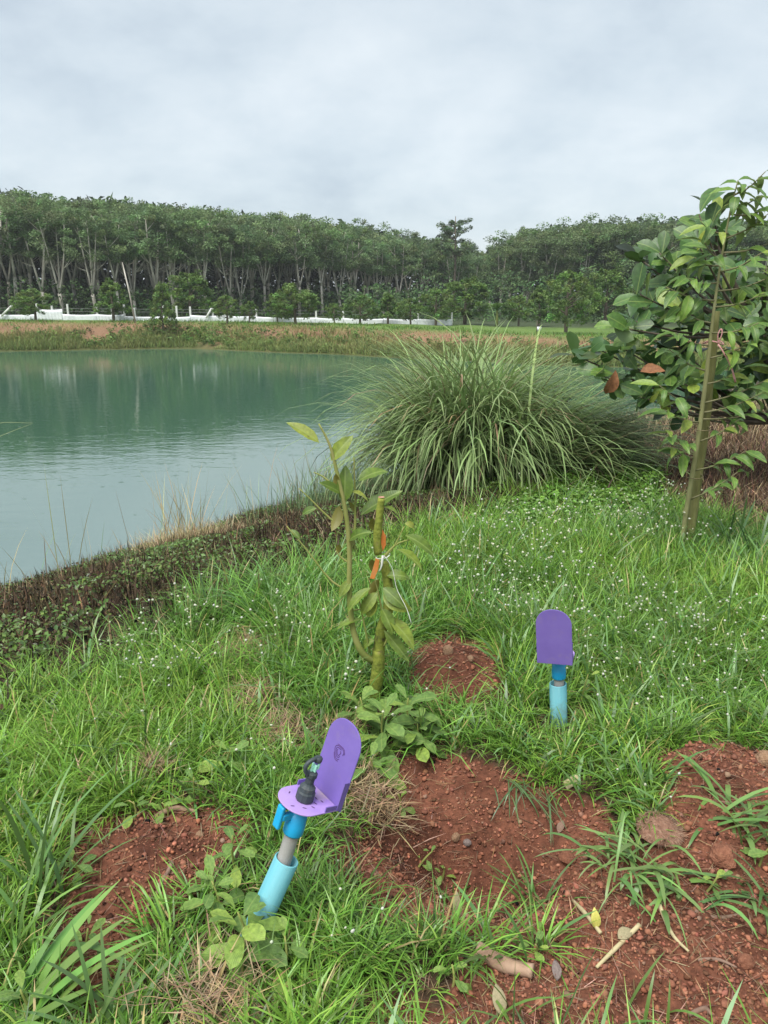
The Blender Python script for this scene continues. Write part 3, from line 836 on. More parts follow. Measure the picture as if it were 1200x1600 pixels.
# green regrowth in it
x, y, s = strip_pts(30000, .0, 4.6)
w = fbm(x * 1.3 + 3, y * 1.3, 101, 4); keep = (w + .10 * sstep(2.6, 4.2, s) + .05 * (s < 1.2) > .555) & (y < 15) & (np.abs(x) < .62 * y + 1); x, y, s = x[keep], y[keep], s[keep]; N = len(x)
per = 5; X = np.repeat(x, per) + r.normal(0, .03, N * per); Yv = np.repeat(y, per) + r.normal(0, .03, N * per)
V, F, Cc = leaf_quads(np.stack([X, Yv, height(X, Yv) + r.uniform(.03, .17, N * per)], 1), r.uniform(.018, .042, N * per), 1.0, .55, green(N * per, (.085, .145, .03), .3, .1, r), r)
tag(link('regrowth_weeds', fast_mesh('regrowth_weeds', V, F, Cc), M_grass), 'small green weeds regrowing among the dead ones by the pond', 'weeds', kind='stuff')
# dry straw coloured grass by the water
def at_ground_blob(px, py, n, sx, sy, r):
    c = ground(px, py); return c[0] + r.normal(0, sx, n), c[1] + r.normal(0, sy, n)
sets = []
for px, py, n, sx, sy, L0, L1 in ((285, 862, 2600, .26, .24, .12, .45), (345, 850, 900, .35, .2, .1, .28), (440, 820, 500, .4, .2, .08, .2), (490, 800, 300, .3, .2, .1, .3), (20, 945, 200, .4, .25, .1, .2), (640, 835, 260, .5, .15, .1, .25), (1010, 672, 1800, .8, .8, .15, .5), (1060, 680, 900, .9, .9, .15, .4)):
    x, y = at_ground_blob(px, py, n, sx, sy, r)
    sets.append(blades(np.stack([x, y, height(x, y) - .02], 1), r.uniform(0, 6.28, n), r.uniform(L0, L1, n), r.uniform(.003, .007, n), r.uniform(0, .8, n), r.uniform(.2, 1.6, n), green(n, (.38, .30, .175), .22, .07, r), K=3))
for px, py, n, s0 in ((288, 862, 80, .12), (450, 805, 22, .4), (120, 912, 7, .6), (30, 940, 12, .6), (380, 835, 7, .5), (500, 795, 20, .3), (200, 885, 8, .4)):
    x, y = at_ground_blob(px, py, n, s0, .25, r)
    sets.append(blades(np.stack([x, y, height(x, y) - .02], 1), r.uniform(0, 6.28, n), r.uniform(.35, 1.1, n), r.uniform(.004, .008, n), r.uniform(0, .35, n), r.uniform(0, .7, n), green(n, (.34, .28, .15), .2, .07, r), K=4, basew=1))
V, F, Cc = cat3(*sets)
tag(link('dry_grass', fast_mesh('dry_grass', V, F, Cc), M_dry), 'straw coloured dry grass and seed stalks at the near water edge', 'grass', kind='stuff')
# thin green rushes by the water
sets = []
for px, py, n, sx in ((515, 800, 420, .4), (360, 845, 40, .8), (555, 785, 300, .35), (900, 640, 120, .6)):
    x, y = at_ground_blob(px, py, n, sx, .35, r)
    sets.append(blades(np.stack([x, y, height(x, y) - .02], 1), r.uniform(0, 6.28, n), r.uniform(.3, .8, n), r.uniform(.004, .007, n), r.uniform(0, .3, n), r.uniform(0, .9, n), green(n, (.13, .20, .09), .2, .08, r), K=4, basew=1))
V, F, Cc = cat3(*sets)
tag(link('waterside_grass', fast_mesh('waterside_grass', V, F, Cc), M_grass), 'thin green grass stems standing at the near water edge', 'grass', kind='stuff')
# one bent reed that reaches over the water from beyond the left edge
rb_ = ground(-60, 905); rp = [rb_, at_y(-75, 740, rb_[1] + .1), at_y(-25, 668, rb_[1] + .15), at_y(52, 661, rb_[1] + .2)]
o = thing('bent_reed', tuple(rb_), 'single bent reed reaching over the dark water at the left edge', 'reed')
M_reed = noise_mat('reed', [(.3, (.20, .24, .10)), (.7, (.34, .36, .18))], 20, .7, 0)
pyd('stalk', tube(spline(rp, 16), np.linspace(.006, .0022, 16), 5), M_reed, o, True, rb_)
pyd('leaf', tube(spline([rp[1], at_y(-20, 692, rb_[1] + .16), at_y(50, 662, rb_[1] + .21)], 12), np.linspace(.005, .0018, 12), 5), M_reed, o, True, rb_)
# brown mulch of cut stalks under the sapling's far side
N = 60000
bx = np.array(MULCH); x = r.uniform(bx[:, 0].min(), bx[:, 0].max(), N); y = r.uniform(bx[:, 1].min(), bx[:, 1].max(), N)
keep = zone(x, y, MULCH) & (x < .62 * y + .6) & (y < 13); x, y = x[keep], y[keep]; N = len(x)
cc = green(N, (.105, .068, .045), .45, .12, r); pl = r.random(N) < .2; cc[pl] = green(int(pl.sum()), (.30, .22, .13), .25, .08, r)
V, F, Cc = blades(np.stack([x, y, height(x, y) - .005], 1), r.uniform(0, 6.28, N), r.uniform(.05, .26, N), r.uniform(.004, .011, N), r.uniform(.3, 1.6, N), r.uniform(-.4, .7, N), cc, K=2)
tag(link('stalk_litter', fast_mesh('stalk_litter', V, F, Cc), M_dry), 'brown litter of dead stalks behind the tied sapling', 'plant litter', kind='stuff')
# low leafy ground cover
N = 9000
bx = np.array(COVER); x = r.uniform(bx[:, 0].min() - .3, bx[:, 0].max() + .3, N); y = r.uniform(bx[:, 1].min() - .3, bx[:, 1].max() + .3, N)
keep = zone(x, y, COVER, .6); x, y = x[keep], y[keep]; N = len(x); per = 7
X = np.repeat(x, per) + r.normal(0, .03, N * per); Yv = np.repeat(y, per) + r.normal(0, .03, N * per)
hh = .05 + .16 * fbm(X * 2.5, Yv * 2.5, 103, 3)
V, F, Cc = leaf_quads(np.stack([X, Yv, height(X, Yv) + hh * r.uniform(.3, 1.1, N * per)], 1), r.uniform(.025, .055, N * per), 1.1, .6, green(N * per, (.11, .21, .035), .32, .08, r), r)
tag(link('leafy_ground_cover', fast_mesh('leafy_ground_cover', V, F, Cc), M_grass), 'low carpet of small green leaves below the big grass clump', 'ground cover', kind='stuff')

# ------------------------------------------------------------------ lawn of sedge and grass
r = np.random.default_rng(88)
STRAW = [(at(px, py)[0], at(px, py)[1], q) for px, py, q in ((380, 1032, .16), (395, 1110, .10), (440, 1165, .10), (535, 1165, .05), (330, 1585, .12), (560, 1250, .06), (240, 1225, .04), (600, 1255, .07))]
CLEAR = [(at(px, py)[0], at(px, py)[1], q) for px, py, q in ((395, 1500, .10), (345, 1450, .08), (378, 1545, .08), (372, 1370, .08), (600, 1175, .13), (640, 1150, .13), (570, 1160, .12), (582, 1225, .10), (610, 1205, .12), (620, 1130, .08),
    (655, 1175, .08), (350, 1215, .08), (300, 1250, .07), (580, 1110, .10), (585, 1140, .10), (905, 1125, .07), (945, 1135, .06), (495, 1065, .05), (460, 1125, .05), (382, 1474, .06), (880, 1145, .07), (430, 1400, .05), (410, 1440, .06))]
def lawn_ok(x, y, rr):
    s = edge_s(x, y) + .45 * (fbm(x * 1.7, y * 1.7, 99, 3) - .5)
    ok = rr > sstep(-.35, .15, s)
    ok &= ~soil_mask(x, y)
    ok &= ~(zone(x, y, MULCH))
    ok &= ~(zone(x, y, COVER, .6) & (rr < .85))
    for cx, cy, q in CLEAR: ok &= ((x - cx) ** 2 + (y - cy) ** 2 > q * q) | (rr > .88)
    for ox, oy in ((.035, 0), (-.035, 0), (0, .035), (0, -.035)): ok &= ~(soil_mask(x + ox, y + oy) & (rr < .62))
    for cx, cy, q in STRAW: ok &= ((x - cx) ** 2 + (y - cy) ** 2 > (q * 1.0) ** 2) | (rr > .985)
    return ok
def view_ok(x, y): return (np.abs(x) < .56 * y + .55)
N = 22500
y = 0.9 + 7.3 * r.random(N) ** 1.25; x = r.uniform(-1, 1, N) * (.56 * y + .8)
# constant-ish areal density near, thinner far
wgt = np.clip((.56 * y + .8) / 2.9, .25, 1) ; keep = r.random(N) < wgt
x, y = x[keep], y[keep]; rr = r.random(len(x)); keep = lawn_ok(x, y, rr); x, y = x[keep], y[keep]
T = len(x)
clump = fbm(x * 1.6, y * 1.6, 105, 3)
th = (.13 + .17 * clump) * r.uniform(.75, 1.25, T) * np.interp(y, [1, 2, 2.7, 3.3, 5, 8], [.66, .66, .74, 1.05, 1.12, .95])
nb = r.integers(14, 27, T)
q = np.repeat(np.arange(T), nb); N = len(q)
az = r.uniform(0, 6.28, N)
rad = .028 * np.sqrt(r.random(N))
X = x[q] + np.cos(az) * rad; Yv = y[q] + np.sin(az) * rad
tone = fbm(x * 1.1 + 9, y * 1.1, 107, 3)
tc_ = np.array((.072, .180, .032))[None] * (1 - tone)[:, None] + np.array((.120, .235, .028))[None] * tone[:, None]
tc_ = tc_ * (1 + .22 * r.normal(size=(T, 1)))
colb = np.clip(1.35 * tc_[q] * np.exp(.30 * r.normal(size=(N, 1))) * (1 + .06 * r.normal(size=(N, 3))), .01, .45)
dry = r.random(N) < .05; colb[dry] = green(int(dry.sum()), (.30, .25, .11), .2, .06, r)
tipc = np.clip(colb * np.array([1.35, 1.2, 1.15]), 0, .6)  # yellowed tips, lightened further to stand in for highlights on the blades
colb = colb * .96  # slight painted darkening of the bases, for shade low in the grass
L = th[q] * r.uniform(.55, 1.35, N)
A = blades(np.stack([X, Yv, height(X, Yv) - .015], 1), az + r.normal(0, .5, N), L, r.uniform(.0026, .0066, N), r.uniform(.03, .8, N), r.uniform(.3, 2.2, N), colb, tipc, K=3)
nw = 3600; iw = r.integers(0, T, nw * 3); iw = iw[fbm(x[iw] * 1.9 + 20, y[iw] * 1.9, 115, 3) > .53][:nw]; nw = len(iw)
aw = r.uniform(0, 6.28, nw); Xw = x[iw] + r.normal(0, .03, nw); Yw = y[iw] + r.normal(0, .03, nw)
cw = green(nw, (.095, .18, .055), .2, .07, r)
A = cat3(A, blades(np.stack([Xw, Yw, height(Xw, Yw) - .01], 1), aw, th[iw] * r.uniform(.8, 1.6, nw), r.uniform(.007, .013, nw), r.uniform(.05, .8, nw), r.uniform(.3, 1.8, nw), cw, np.clip(cw * 1.2, 0, .6), K=4))
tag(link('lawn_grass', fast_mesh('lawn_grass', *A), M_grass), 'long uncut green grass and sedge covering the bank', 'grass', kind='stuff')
# sedge stalks with their three bracts and white heads
k = 1700; idx = r.integers(0, T, k * 2)
wt = (fbm(x[idx] * 1.3 + 4, y[idx] * 1.3, 109, 2) > .47) & (r.random(len(idx)) < np.interp(y[idx], [1.3, 2.2, 3], [.25, .45, 1])); idx = idx[wt][:k]; k = len(idx)
X = x[idx] + r.normal(0, .02, k); Yv = y[idx] + r.normal(0, .02, k); Z = height(X, Yv)
az = r.uniform(0, 6.28, k); ln = th[idx] * r.uniform(.95, 1.3, k) ; lean = r.uniform(0, .45, k)
cst = green(k, (.11, .19, .05), .15, .06, r)
S = blades(np.stack([X, Yv, Z], 1), az, ln, np.full(k, .003), lean, np.full(k, .15), cst, K=3, basew=1)
tips = S[0].reshape(k, -1, 3)[:, -1]
br = []
for j in range(3):
    br.append(blades(tips - np.array([0, 0, .004]), az + 2.1 * j + r.normal(0, .3, k), r.uniform(.04, .10, k), np.full(k, .003), r.uniform(1.0, 1.5, k), r.uniform(.1, .7, k), cst, K=2, basew=1))
tag(link('sedge_stalks', fast_mesh('sedge_stalks', *cat3(S, *br)), M_grass), 'thin sedge stalks rising from the grass', 'grass', kind='stuff')
t = (1 + 5 ** .5) / 2
ICO_V = np.array([(-1, t, 0), (1, t, 0), (-1, -t, 0), (1, -t, 0), (0, -1, t), (0, 1, t), (0, -1, -t), (0, 1, -t), (t, 0, -1), (t, 0, 1), (-t, 0, -1), (-t, 0, 1)]) / math.hypot(1, t)
ICO_F = np.array([(0, 11, 5), (0, 5, 1), (0, 1, 7), (0, 7, 10), (0, 10, 11), (1, 5, 9), (5, 11, 4), (11, 10, 2), (10, 7, 6), (7, 1, 8), (3, 9, 4), (3, 4, 2), (3, 2, 6), (3, 6, 8), (3, 8, 9), (4, 9, 5), (2, 4, 11), (6, 2, 10), (8, 6, 7), (9, 8, 1)])
def icos(P, size, col, r, jitter=.0, squash=1.0):
    N = len(P)
    v = np.repeat(ICO_V[None], N, 0) * (1 + jitter * r.uniform(-1, 1, (N, 12, 1)))
    if jitter: v = v * r.uniform(.65, 1.2, (N, 1, 3))
    a = r.uniform(0, 6.28, N); ca, sa = np.cos(a)[:, None], np.sin(a)[:, None]
    v = np.stack([v[..., 0] * ca - v[..., 1] * sa, v[..., 0] * sa + v[..., 1] * ca, v[..., 2] * squash], -1)
    V = P[:, None] + v * np.asarray(size)[:, None, None]
    F = (np.arange(N)[:, None, None] * 12 + ICO_F[None]).reshape(-1, 3)
    return V.reshape(-1, 3), F, np.repeat(col, 12, axis=0)
hv = icos(tips, r.uniform(.0035, .006, k) * np.interp(Yv, [2, 4], [.9, 1.35]), green(k, (.52, .56, .38), .1, .04, r), r, .12)
tag(link('sedge_flower_heads', fast_mesh('sedge_flower_heads', *hv, smooth=True), M_dry), 'tiny round white flower heads scattered over the grass', 'flowers', kind='stuff')
# straw patches
sets = []
for cx, cy, q in STRAW:
    n = int(260 + 16000 * q * q); X = cx + r.normal(0, q * .55, n); Yv = cy + r.normal(0, q * .55, n)
    sets.append(blades(np.stack([X, Yv, height(X, Yv) + r.uniform(0, .07, n)], 1), r.uniform(0, 6.28, n), r.uniform(.04, .13, n), r.uniform(.0015, .004, n), r.uniform(.7, 1.7, n), r.uniform(-.4, .6, n), green(n, (.30, .215, .13), .3, .08, r), K=2))
N = 18000; y = 1.0 + 3.2 * r.random(N); x = r.uniform(-1, 1, N) * (.56 * y + .4)
sets.append(blades(np.stack([x, y, gheight(x, y) + .002], 1), r.uniform(0, 6.28, N), r.uniform(.02, .09, N), r.uniform(.0012, .003, N), r.uniform(1.2, 1.6, N), r.uniform(-.15, .3, N), green(N, (.20, .13, .08), .4, .1, r), K=2))
V, F, Cc = cat3(*sets)
tag(link('dry_straw', fast_mesh('dry_straw', V, F, Cc), M_dry), 'patches of dry straw and fine roots between the grass', 'straw', kind='stuff')

# ------------------------------------------------------------------ soil crumbs
r = np.random.default_rng(99)
N = 74000
y = 1.1 + 2.6 * r.random(N) ** 1.1; x = r.uniform(-1, 1, N) * (.56 * y + .35)
keep = soil_mask(x, y); x, y = x[keep], y[keep]; N = len(x)
size = np.clip(.0025 * np.exp(.62 * r.normal(size=N)) + .0006, .0014, .011)
cc = green(N, (.20, .083, .05), .34, .05, r); pl = r.random(N) < .05; cc[pl] = green(int(pl.sum()), (.22, .125, .085), .2, .06, r)
tag(link('soil_crumbs', fast_mesh('soil_crumbs', *icos(np.stack([x, y, gheight(x, y) + size * .35], 1), size, cc, r, .42, .8)), M_crumb), 'loose crumbs of reddish brown laterite soil', 'soil', kind='stuff')
def clod_mesh(name, seed, sub=3):
    r = np.random.default_rng(seed)
    import bmesh
    bm = bmesh.new(); bmesh.ops.create_icosphere(bm, subdivisions=sub, radius=1)
    for v in bm.verts:
        c = v.co; f = .62 + .38 * float(fbm(c.x * 1.7 + 5, c.y * 1.7 + seed, seed, 4)) + .38 * float(fbm(c.y * 1.9 + 3, c.z * 1.9 + seed, seed + 9, 4)); v.co = c * f
    me = bpy.data.meshes.new(name); bm.to_mesh(me); bm.free()
    return me
M_clod = noise_mat('clod', [(.3, (.14, .053, .03)), (.55, (.24, .10, .058)), (.75, (.31, .15, .09))], 3, .95, .5, .03, bscale=7)
M_tanstone = noise_mat('tan_stone', [(.3, (.24, .13, .07)), (.7, (.42, .27, .17))], 3, .9, .6, .06, bscale=6)
M_greystone = noise_mat('grey_stone', [(.3, (.14, .11, .10)), (.7, (.24, .19, .17))], 3, .8, .4, .04, bscale=6)
M_root = noise_mat('root_ball', [(.3, (.14, .07, .045)), (.55, (.24, .13, .085)), (.75, (.36, .24, .17))], 5, .95, .5, .03, bscale=9)
def clod(name, px, py, size, mat, label, cat, group=None, sq=.75, seed=1):
    P = ground(px, py); z = float(gheight(np.array([P[0]]), np.array([P[1]]))[0])
    me = clod_mesh(name, seed); o = link(name, me, mat)
    o.location = (P[0], P[1], z + size * sq * .45); o.scale = (size, size * .85, size * sq); o.rotation_euler = (0, 0, seed)
    return tag(o, label, cat, group)
clod('stone', 700, 1018, .022, M_tanstone, 'pale tan stone on top of the small soil mound', 'stone', None, 1.1, 3)
clod('stone', 735, 1030, .016, M_tanstone, 'small orange tan stone on the right slope of the soil mound', 'stone', None, .8, 5)
clod('stone', 730, 1323, .014, M_greystone, 'small grey violet pebble in the dug pit', 'stone', None, .8, 6)
clod('stone', 712, 1316, .016, M_tanstone, 'brownish pebble left of the grey one in the pit', 'stone', None, .8, 7)
clod('stone', 312, 1300, .015, M_tanstone, 'tan pebble at the top of the left soil patch', 'stone', None, .8, 8)
clod('stone', 200, 1478, .014, M_tanstone, 'ochre pebble low in the left soil patch', 'stone', None, .8, 9)
clod('soil_clod', 1130, 1345, .042, M_clod, 'large red soil clod beside the uprooted grass at the right', 'soil clod', None, .8, 11)
clod('root_ball', 1030, 1305, .075, M_root, 'brown fibrous root ball lying upturned between the grass tufts', 'root ball', None, .34, 14)
rbo = bpy.data.objects['root_ball']; rq = np.random.default_rng(17); n = 700
g = rq.normal(size=(n, 3)); g[:, 2] = np.abs(g[:, 2]); g /= np.linalg.norm(g, axis=1)[:, None]
vf = blades(g * .78, np.arctan2(g[:, 1], g[:, 0]) + rq.normal(0, .8, n), rq.uniform(.2, .7, n), rq.uniform(.012, .03, n), rq.uniform(.4, 1.7, n), rq.uniform(-.5, 1.2, n), np.clip(np.array((.36, .25, .17))[None] * rq.uniform(.5, 1.4, (n, 1)), 0, 1), K=3)
tag(link('fibres', fast_mesh('fibres', *vf), M_dry, rbo), kind='stuff')
clod('soil_clod', 885, 1355, .026, M_clod, 'rounded red clod on the floor of the pit', 'soil clod', None, .7, 15)
clod('soil_clod', 1165, 1500, .024, M_clod, 'red clod in the loose soil by the lower right edge', 'soil clod', None, .7, 16)
clod('soil_clod', 1195, 1195, .035, M_tanstone, 'pale crusted clod at the right edge of the upper soil bank', 'soil clod', None, .7, 17)
clod('soil_clod', 150, 1345, .024, M_clod, 'red clod at the left rim of the left soil patch', 'soil clod', None, .7, 18)

# ------------------------------------------------------------------ lemongrass clump
r = np.random.default_rng(123)
cA, cB = ground(685, 778), ground(950, 742)
axv = cB - cA
def lemon_cols(n): return green(n, (.145, .235, .075), .30, .06, r)
Pb = []; az = []; L = []; lean = []; bend = []
def tillers(n, t0, t1, L0, L1, az_mu, az_sd, le0, le1, be0, be1, dep=.30):
    t = r.uniform(t0, t1, n); b = cA[None] + axv[None] * t[:, None]
    b[:, 0] += r.normal(0, .13, n); b[:, 1] += .25 + r.normal(0, dep, n)
    b[:, 2] = height(b[:, 0], b[:, 1]) - .02
    a = r.uniform(0, 6.283, n) if az_mu is None else r.normal(az_mu, az_sd, n)
    Pb.append(b); az.append(a); L.append(r.uniform(L0, L1, n)); lean.append(r.uniform(le0, le1, n)); bend.append(r.uniform(be0, be1, n))
tillers(1500, -.02, .36, 1.1, 1.85, None, 0, .05, .70, 1.0, 2.6)         # upright fountain
tillers(850, .0, .30, 1.6, 2.15, None, 0, .03, .42, 1.1, 2.3)            # tallest tips
tillers(1150, -.05, .4, 1.1, 1.8, -1.6, .9, .15, .70, 1.6, 2.8)            # hanging over the front
tillers(480, .0, .2, 1.0, 1.55, 2.9, .7, .15, .55, 1.2, 2.5)             # left side
tillers(850, .20, .62, 1.1, 1.6, None, 0, .15, .8, 1.2, 2.6)             # middle
tillers(1200, .24, .64, 1.1, 1.65, -.30, .35, .50, .95, .9, 1.6)         # lodged to the right
tillers(560, .42, .84, .8, 1.25, -.45, .45, .7, 1.1, .6, 1.2)
Pb = np.concatenate(Pb); az = np.concatenate(az); L = np.concatenate(L); lean = np.concatenate(lean); bend = np.concatenate(bend); N = len(Pb)
col = lemon_cols(N); tip = col * .72 + np.array((.40, .40, .22))[None] * .28
old = r.random(N) < .05; col[old] = green(int(old.sum()), (.24, .17, .10), .25, .08, r); tip[old] = col[old]
W = r.uniform(.011, .021, N)
lg = thing('lemongrass_clump', (cA[0] + .3 * axv[0], cA[1] + .3, height1(cA[0] + .3 * axv[0], cA[1] + .3)), 'huge arching grey green grass clump at the water edge', 'grass clump')
lb = loc_of(lg)
order = np.argsort(Pb[:, 1] + np.sin(az) * L * .5 - .3 * W / .02)
front = order[:240]; rest = order[240:]
for q in front:
    v, f, c = blades(Pb[q:q + 1], az[q:q + 1], L[q:q + 1], W[q:q + 1], lean[q:q + 1], bend[q:q + 1], col[q:q + 1], tip[q:q + 1], K=8, curve=1.7)
    link('blade', fast_mesh('blade', v - lb, f, c), M_lemon, lg)
v, f, c = blades(Pb[rest], az[rest], L[rest], W[rest], lean[rest], bend[rest], col[rest], tip[rest], K=8, curve=1.7)
tag(link('blades', fast_mesh('blades', v - lb, f, c), M_lemon, lg), kind='stuff')
n = 1500; t = r.uniform(-.12, 1.0, n); b = cA[None] + axv[None] * t[:, None]; b[:, 0] += r.normal(0, .15, n); b[:, 1] += .15 + r.normal(0, .22, n); b[:, 2] = height(b[:, 0], b[:, 1])
v, f, c = blades(b, r.normal(-1.5, 1.2, n), r.uniform(.3, .9, n), r.uniform(.008, .014, n), r.uniform(.1, 1.1, n), r.uniform(.8, 2.2, n), green(n, (.16, .11, .07), .35, .1, r), K=5)
tag(link('dead_blades', fast_mesh('dead_blades', v - lb, f, c), M_dry, lg), kind='stuff')
# flowering weed growing in the clump
P = at_y(790, 735, cA[1] - .25)
o = thing('flowering_weed', (P[0], P[1], height1(P[0], P[1])), 'small leafy weed with one yellow flower growing through the grass clump', 'weed')
pyd('stem', tube([(0, 0, 0), (.02, 0, P[2] - o.location.z)], [.006, .004], 6), M_stem, o)
for k in range(34):
    a = k * 2.4; pz = o.location.z + .25 + .45 * (k / 34); pr = .16 * ((k * .37) % 1)
    put_leaf(o, WEED[k % 3], (P[0] - .05 + math.cos(a) * pr, P[1] - .05 + math.sin(a) * pr * .6, pz), (math.cos(a), math.sin(a), .2), (0, 0, 1), .09)
M_yel = noise_mat('yellow_petal', [(.3, (.75, .5, .02)), (.7, (.85, .62, .04))], 20, .6, 0)
Pf = at_y(820, 719, cA[1] - .42)
fpm = leaf_mesh('petal', .7, .1, .2, 9, 'obov'); fpm.materials.append(M_yel)
for k in range(6):
    a = k * 1.047; put_leaf(o, fpm, Pf, (math.cos(a), -.2, math.sin(a)), (0, -1, .2), .028, 'petal')

# ------------------------------------------------------------------ broad leaved tree at the right
r = np.random.default_rng(321)
M_bark2 = noise_mat('brown_bark', [(.3, (.06, .045, .035)), (.6, (.15, .12, .09)), (.75, (.22, .19, .15))], 10, .9, .6, .01, stretch=(1, 1, .4))
YT = 6.3
tb = at_y(1240, 850, YT); tb[2] = height1(tb[0], YT)
bt = thing('broadleaf_tree', tuple(tb), 'dark leafy broadleaf tree filling the right edge beyond the tied sapling', 'tree')
fork = at_y(1215, 660, YT); mid = at_y(1180, 520, YT); topp = at_y(1110, 340, YT)
parts = [tube(spline([tb - np.array([0, 0, .1]), fork, mid, at_y(1125, 400, YT), topp], 14), np.linspace(.055, .012, 14), 8)]
clus = []
spots = [(900, 556), (925, 540), (935, 585), (960, 600), (975, 545), (1000, 575), (985, 500), (960, 510), (1000, 460), (1020, 430), (995, 400), (1030, 395), (1060, 400), (1050, 440),
         (1085, 420), (1030, 490), (1060, 480), (1020, 530), (1060, 540), (1040, 590), (1000, 620), (1070, 600), (1095, 640), (1050, 640), (1110, 320), (1092, 335), (1118, 345), (1115, 365), (1090, 380),
         (1150, 440), (1185, 450), (1210, 430), (1130, 500), (1170, 500), (1205, 500), (1140, 550), (1180, 560), (1215, 560), (1150, 610), (1190, 620), (1225, 600), (1130, 460), (1245, 460), (1260, 520), (1290, 480), (1300, 560), (1280, 600), (1320, 430)]
for px, py in spots:
    Y = YT + r.uniform(-.55, .45); c = at_y(px, py, Y); clus.append(c)
for _ in range(14):
    px, py = r.uniform(1000, 1330), r.uniform(400, 620); clus.append(at_y(px, py, YT + r.uniform(-.2, .95)))
clus = np.array(clus); centre = at_y(1190, 560, YT)
for c in clus:
    s0 = fork if c[2] < mid[2] else mid
    if np.linalg.norm(c - topp) < .35: s0 = at_y(1125, 400, YT)
    m_ = (s0 + c) / 2 + np.array([0, 0, -.06])
    parts.append(tube(spline([s0, m_, c], 6), np.linspace(.016, .005, 6), 5))
pyd('trunk', join(*parts), M_bark2, bt, True, tb)
allL = []
for ci, c in enumerate(clus):
    out = c - centre; out /= np.linalg.norm(out) + 1e-6
    nl = int(r.integers(8, 13))
    for k in range(nl):
        a = k * 2.4 + r.uniform(0, .6); e = out * .55 + np.array([math.cos(a), math.sin(a), .0]) * r.uniform(.5, 1.0) + np.array([0, 0, r.uniform(-.55, .75)])
        pos = c - out * .03 * k + r.normal(0, .015, 3)
        allL.append((pos, e, r.uniform(.16, .25), int(r.integers(0, 3))))
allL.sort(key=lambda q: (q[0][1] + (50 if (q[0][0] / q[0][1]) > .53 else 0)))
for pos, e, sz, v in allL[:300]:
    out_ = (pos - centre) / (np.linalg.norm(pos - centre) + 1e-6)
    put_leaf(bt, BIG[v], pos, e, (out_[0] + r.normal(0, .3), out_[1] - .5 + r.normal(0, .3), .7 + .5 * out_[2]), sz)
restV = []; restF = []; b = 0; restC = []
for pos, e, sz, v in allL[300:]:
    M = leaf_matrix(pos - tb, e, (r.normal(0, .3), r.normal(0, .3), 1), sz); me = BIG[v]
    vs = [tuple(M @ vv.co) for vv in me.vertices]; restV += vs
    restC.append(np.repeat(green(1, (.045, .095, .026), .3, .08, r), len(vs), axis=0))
    for pgn in me.polygons: restF.append(tuple(i + b for i in pgn.vertices))
    b += len(vs)
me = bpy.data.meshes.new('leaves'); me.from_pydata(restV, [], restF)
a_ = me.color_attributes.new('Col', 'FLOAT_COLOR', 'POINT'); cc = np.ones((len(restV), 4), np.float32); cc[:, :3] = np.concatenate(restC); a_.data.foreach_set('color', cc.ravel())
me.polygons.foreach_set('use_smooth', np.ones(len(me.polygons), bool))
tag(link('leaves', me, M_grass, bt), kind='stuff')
dl = leaf_mesh('dead_leaf', .5, .35, .6, 44, 'obov', .1); dl.materials.append(M_brownleaf)
put_leaf(bt, dl, at_y(962, 578, YT - .5), (-.15, -.1, -1), (0, -1, 0), .2, 'dead_leaf')
put_leaf(bt, dl, at_y(1040, 580, YT - .4), (-1, -.1, .1), (0, -.6, .6), .19, 'dead_leaf')

# ------------------------------------------------------------------ sapling tied to a stake
r = np.random.default_rng(432)
YS = 4.62
sb = at_y(1069, 852, YS); sb[2] = height1(sb[0], YS)
sp = thing('tied_sapling', tuple(sb), 'slender sapling with a thin pale stem tied to a thick stake', 'sapling')
M_stake = noise_mat('stake_wood', [(.3, (.08, .075, .03)), (.45, (.17, .165, .06)), (.58, (.24, .235, .09)), (.72, (.32, .30, .17))], 13, .9, .9, .012, stretch=(1, 1, .12))
M_thin = noise_mat('sapling_bark', [(.3, (.14, .135, .06)), (.55, (.25, .245, .11)), (.75, (.34, .33, .19))], 14, .8, .4, .004, stretch=(1, 1, .3))
tp_ = [(1062, 880), (1072, 800), (1090, 690), (1105, 575), (1116, 480), (1128, 400), (1141, 330), (1153, 282)]
tpts = np.array([at_y(px, py, YS - .05) for px, py in tp_])
pyd('trunk', tube(spline(tpts, 22), np.interp(np.linspace(0, 1, 22), [0, .4, .6, 1], [.017, .013, .0085, .003]), 8), M_thin, sp, True, sb)
skp = [at_y(px, py, YS + .04) for px, py in ((1073, 880), (1086, 780), (1100, 680), (1110, 590), (1119, 486))]
stake = thing('stake', tuple(skp[0]), 'thick weathered wooden stake that the sapling is tied to', 'stake')
stake.location.z = height1(skp[0][0], YS)
pyd('post', tube(spline(skp, 16), np.linspace(.030, .022, 16) * (1 + .06 * r.normal(size=16)), 10), M_stake, stake, True, loc_of(stake))
M_twig = noise_mat('twig', [(.3, (.13, .13, .06)), (.7, (.22, .20, .11))], 14, .8, .2, .003)
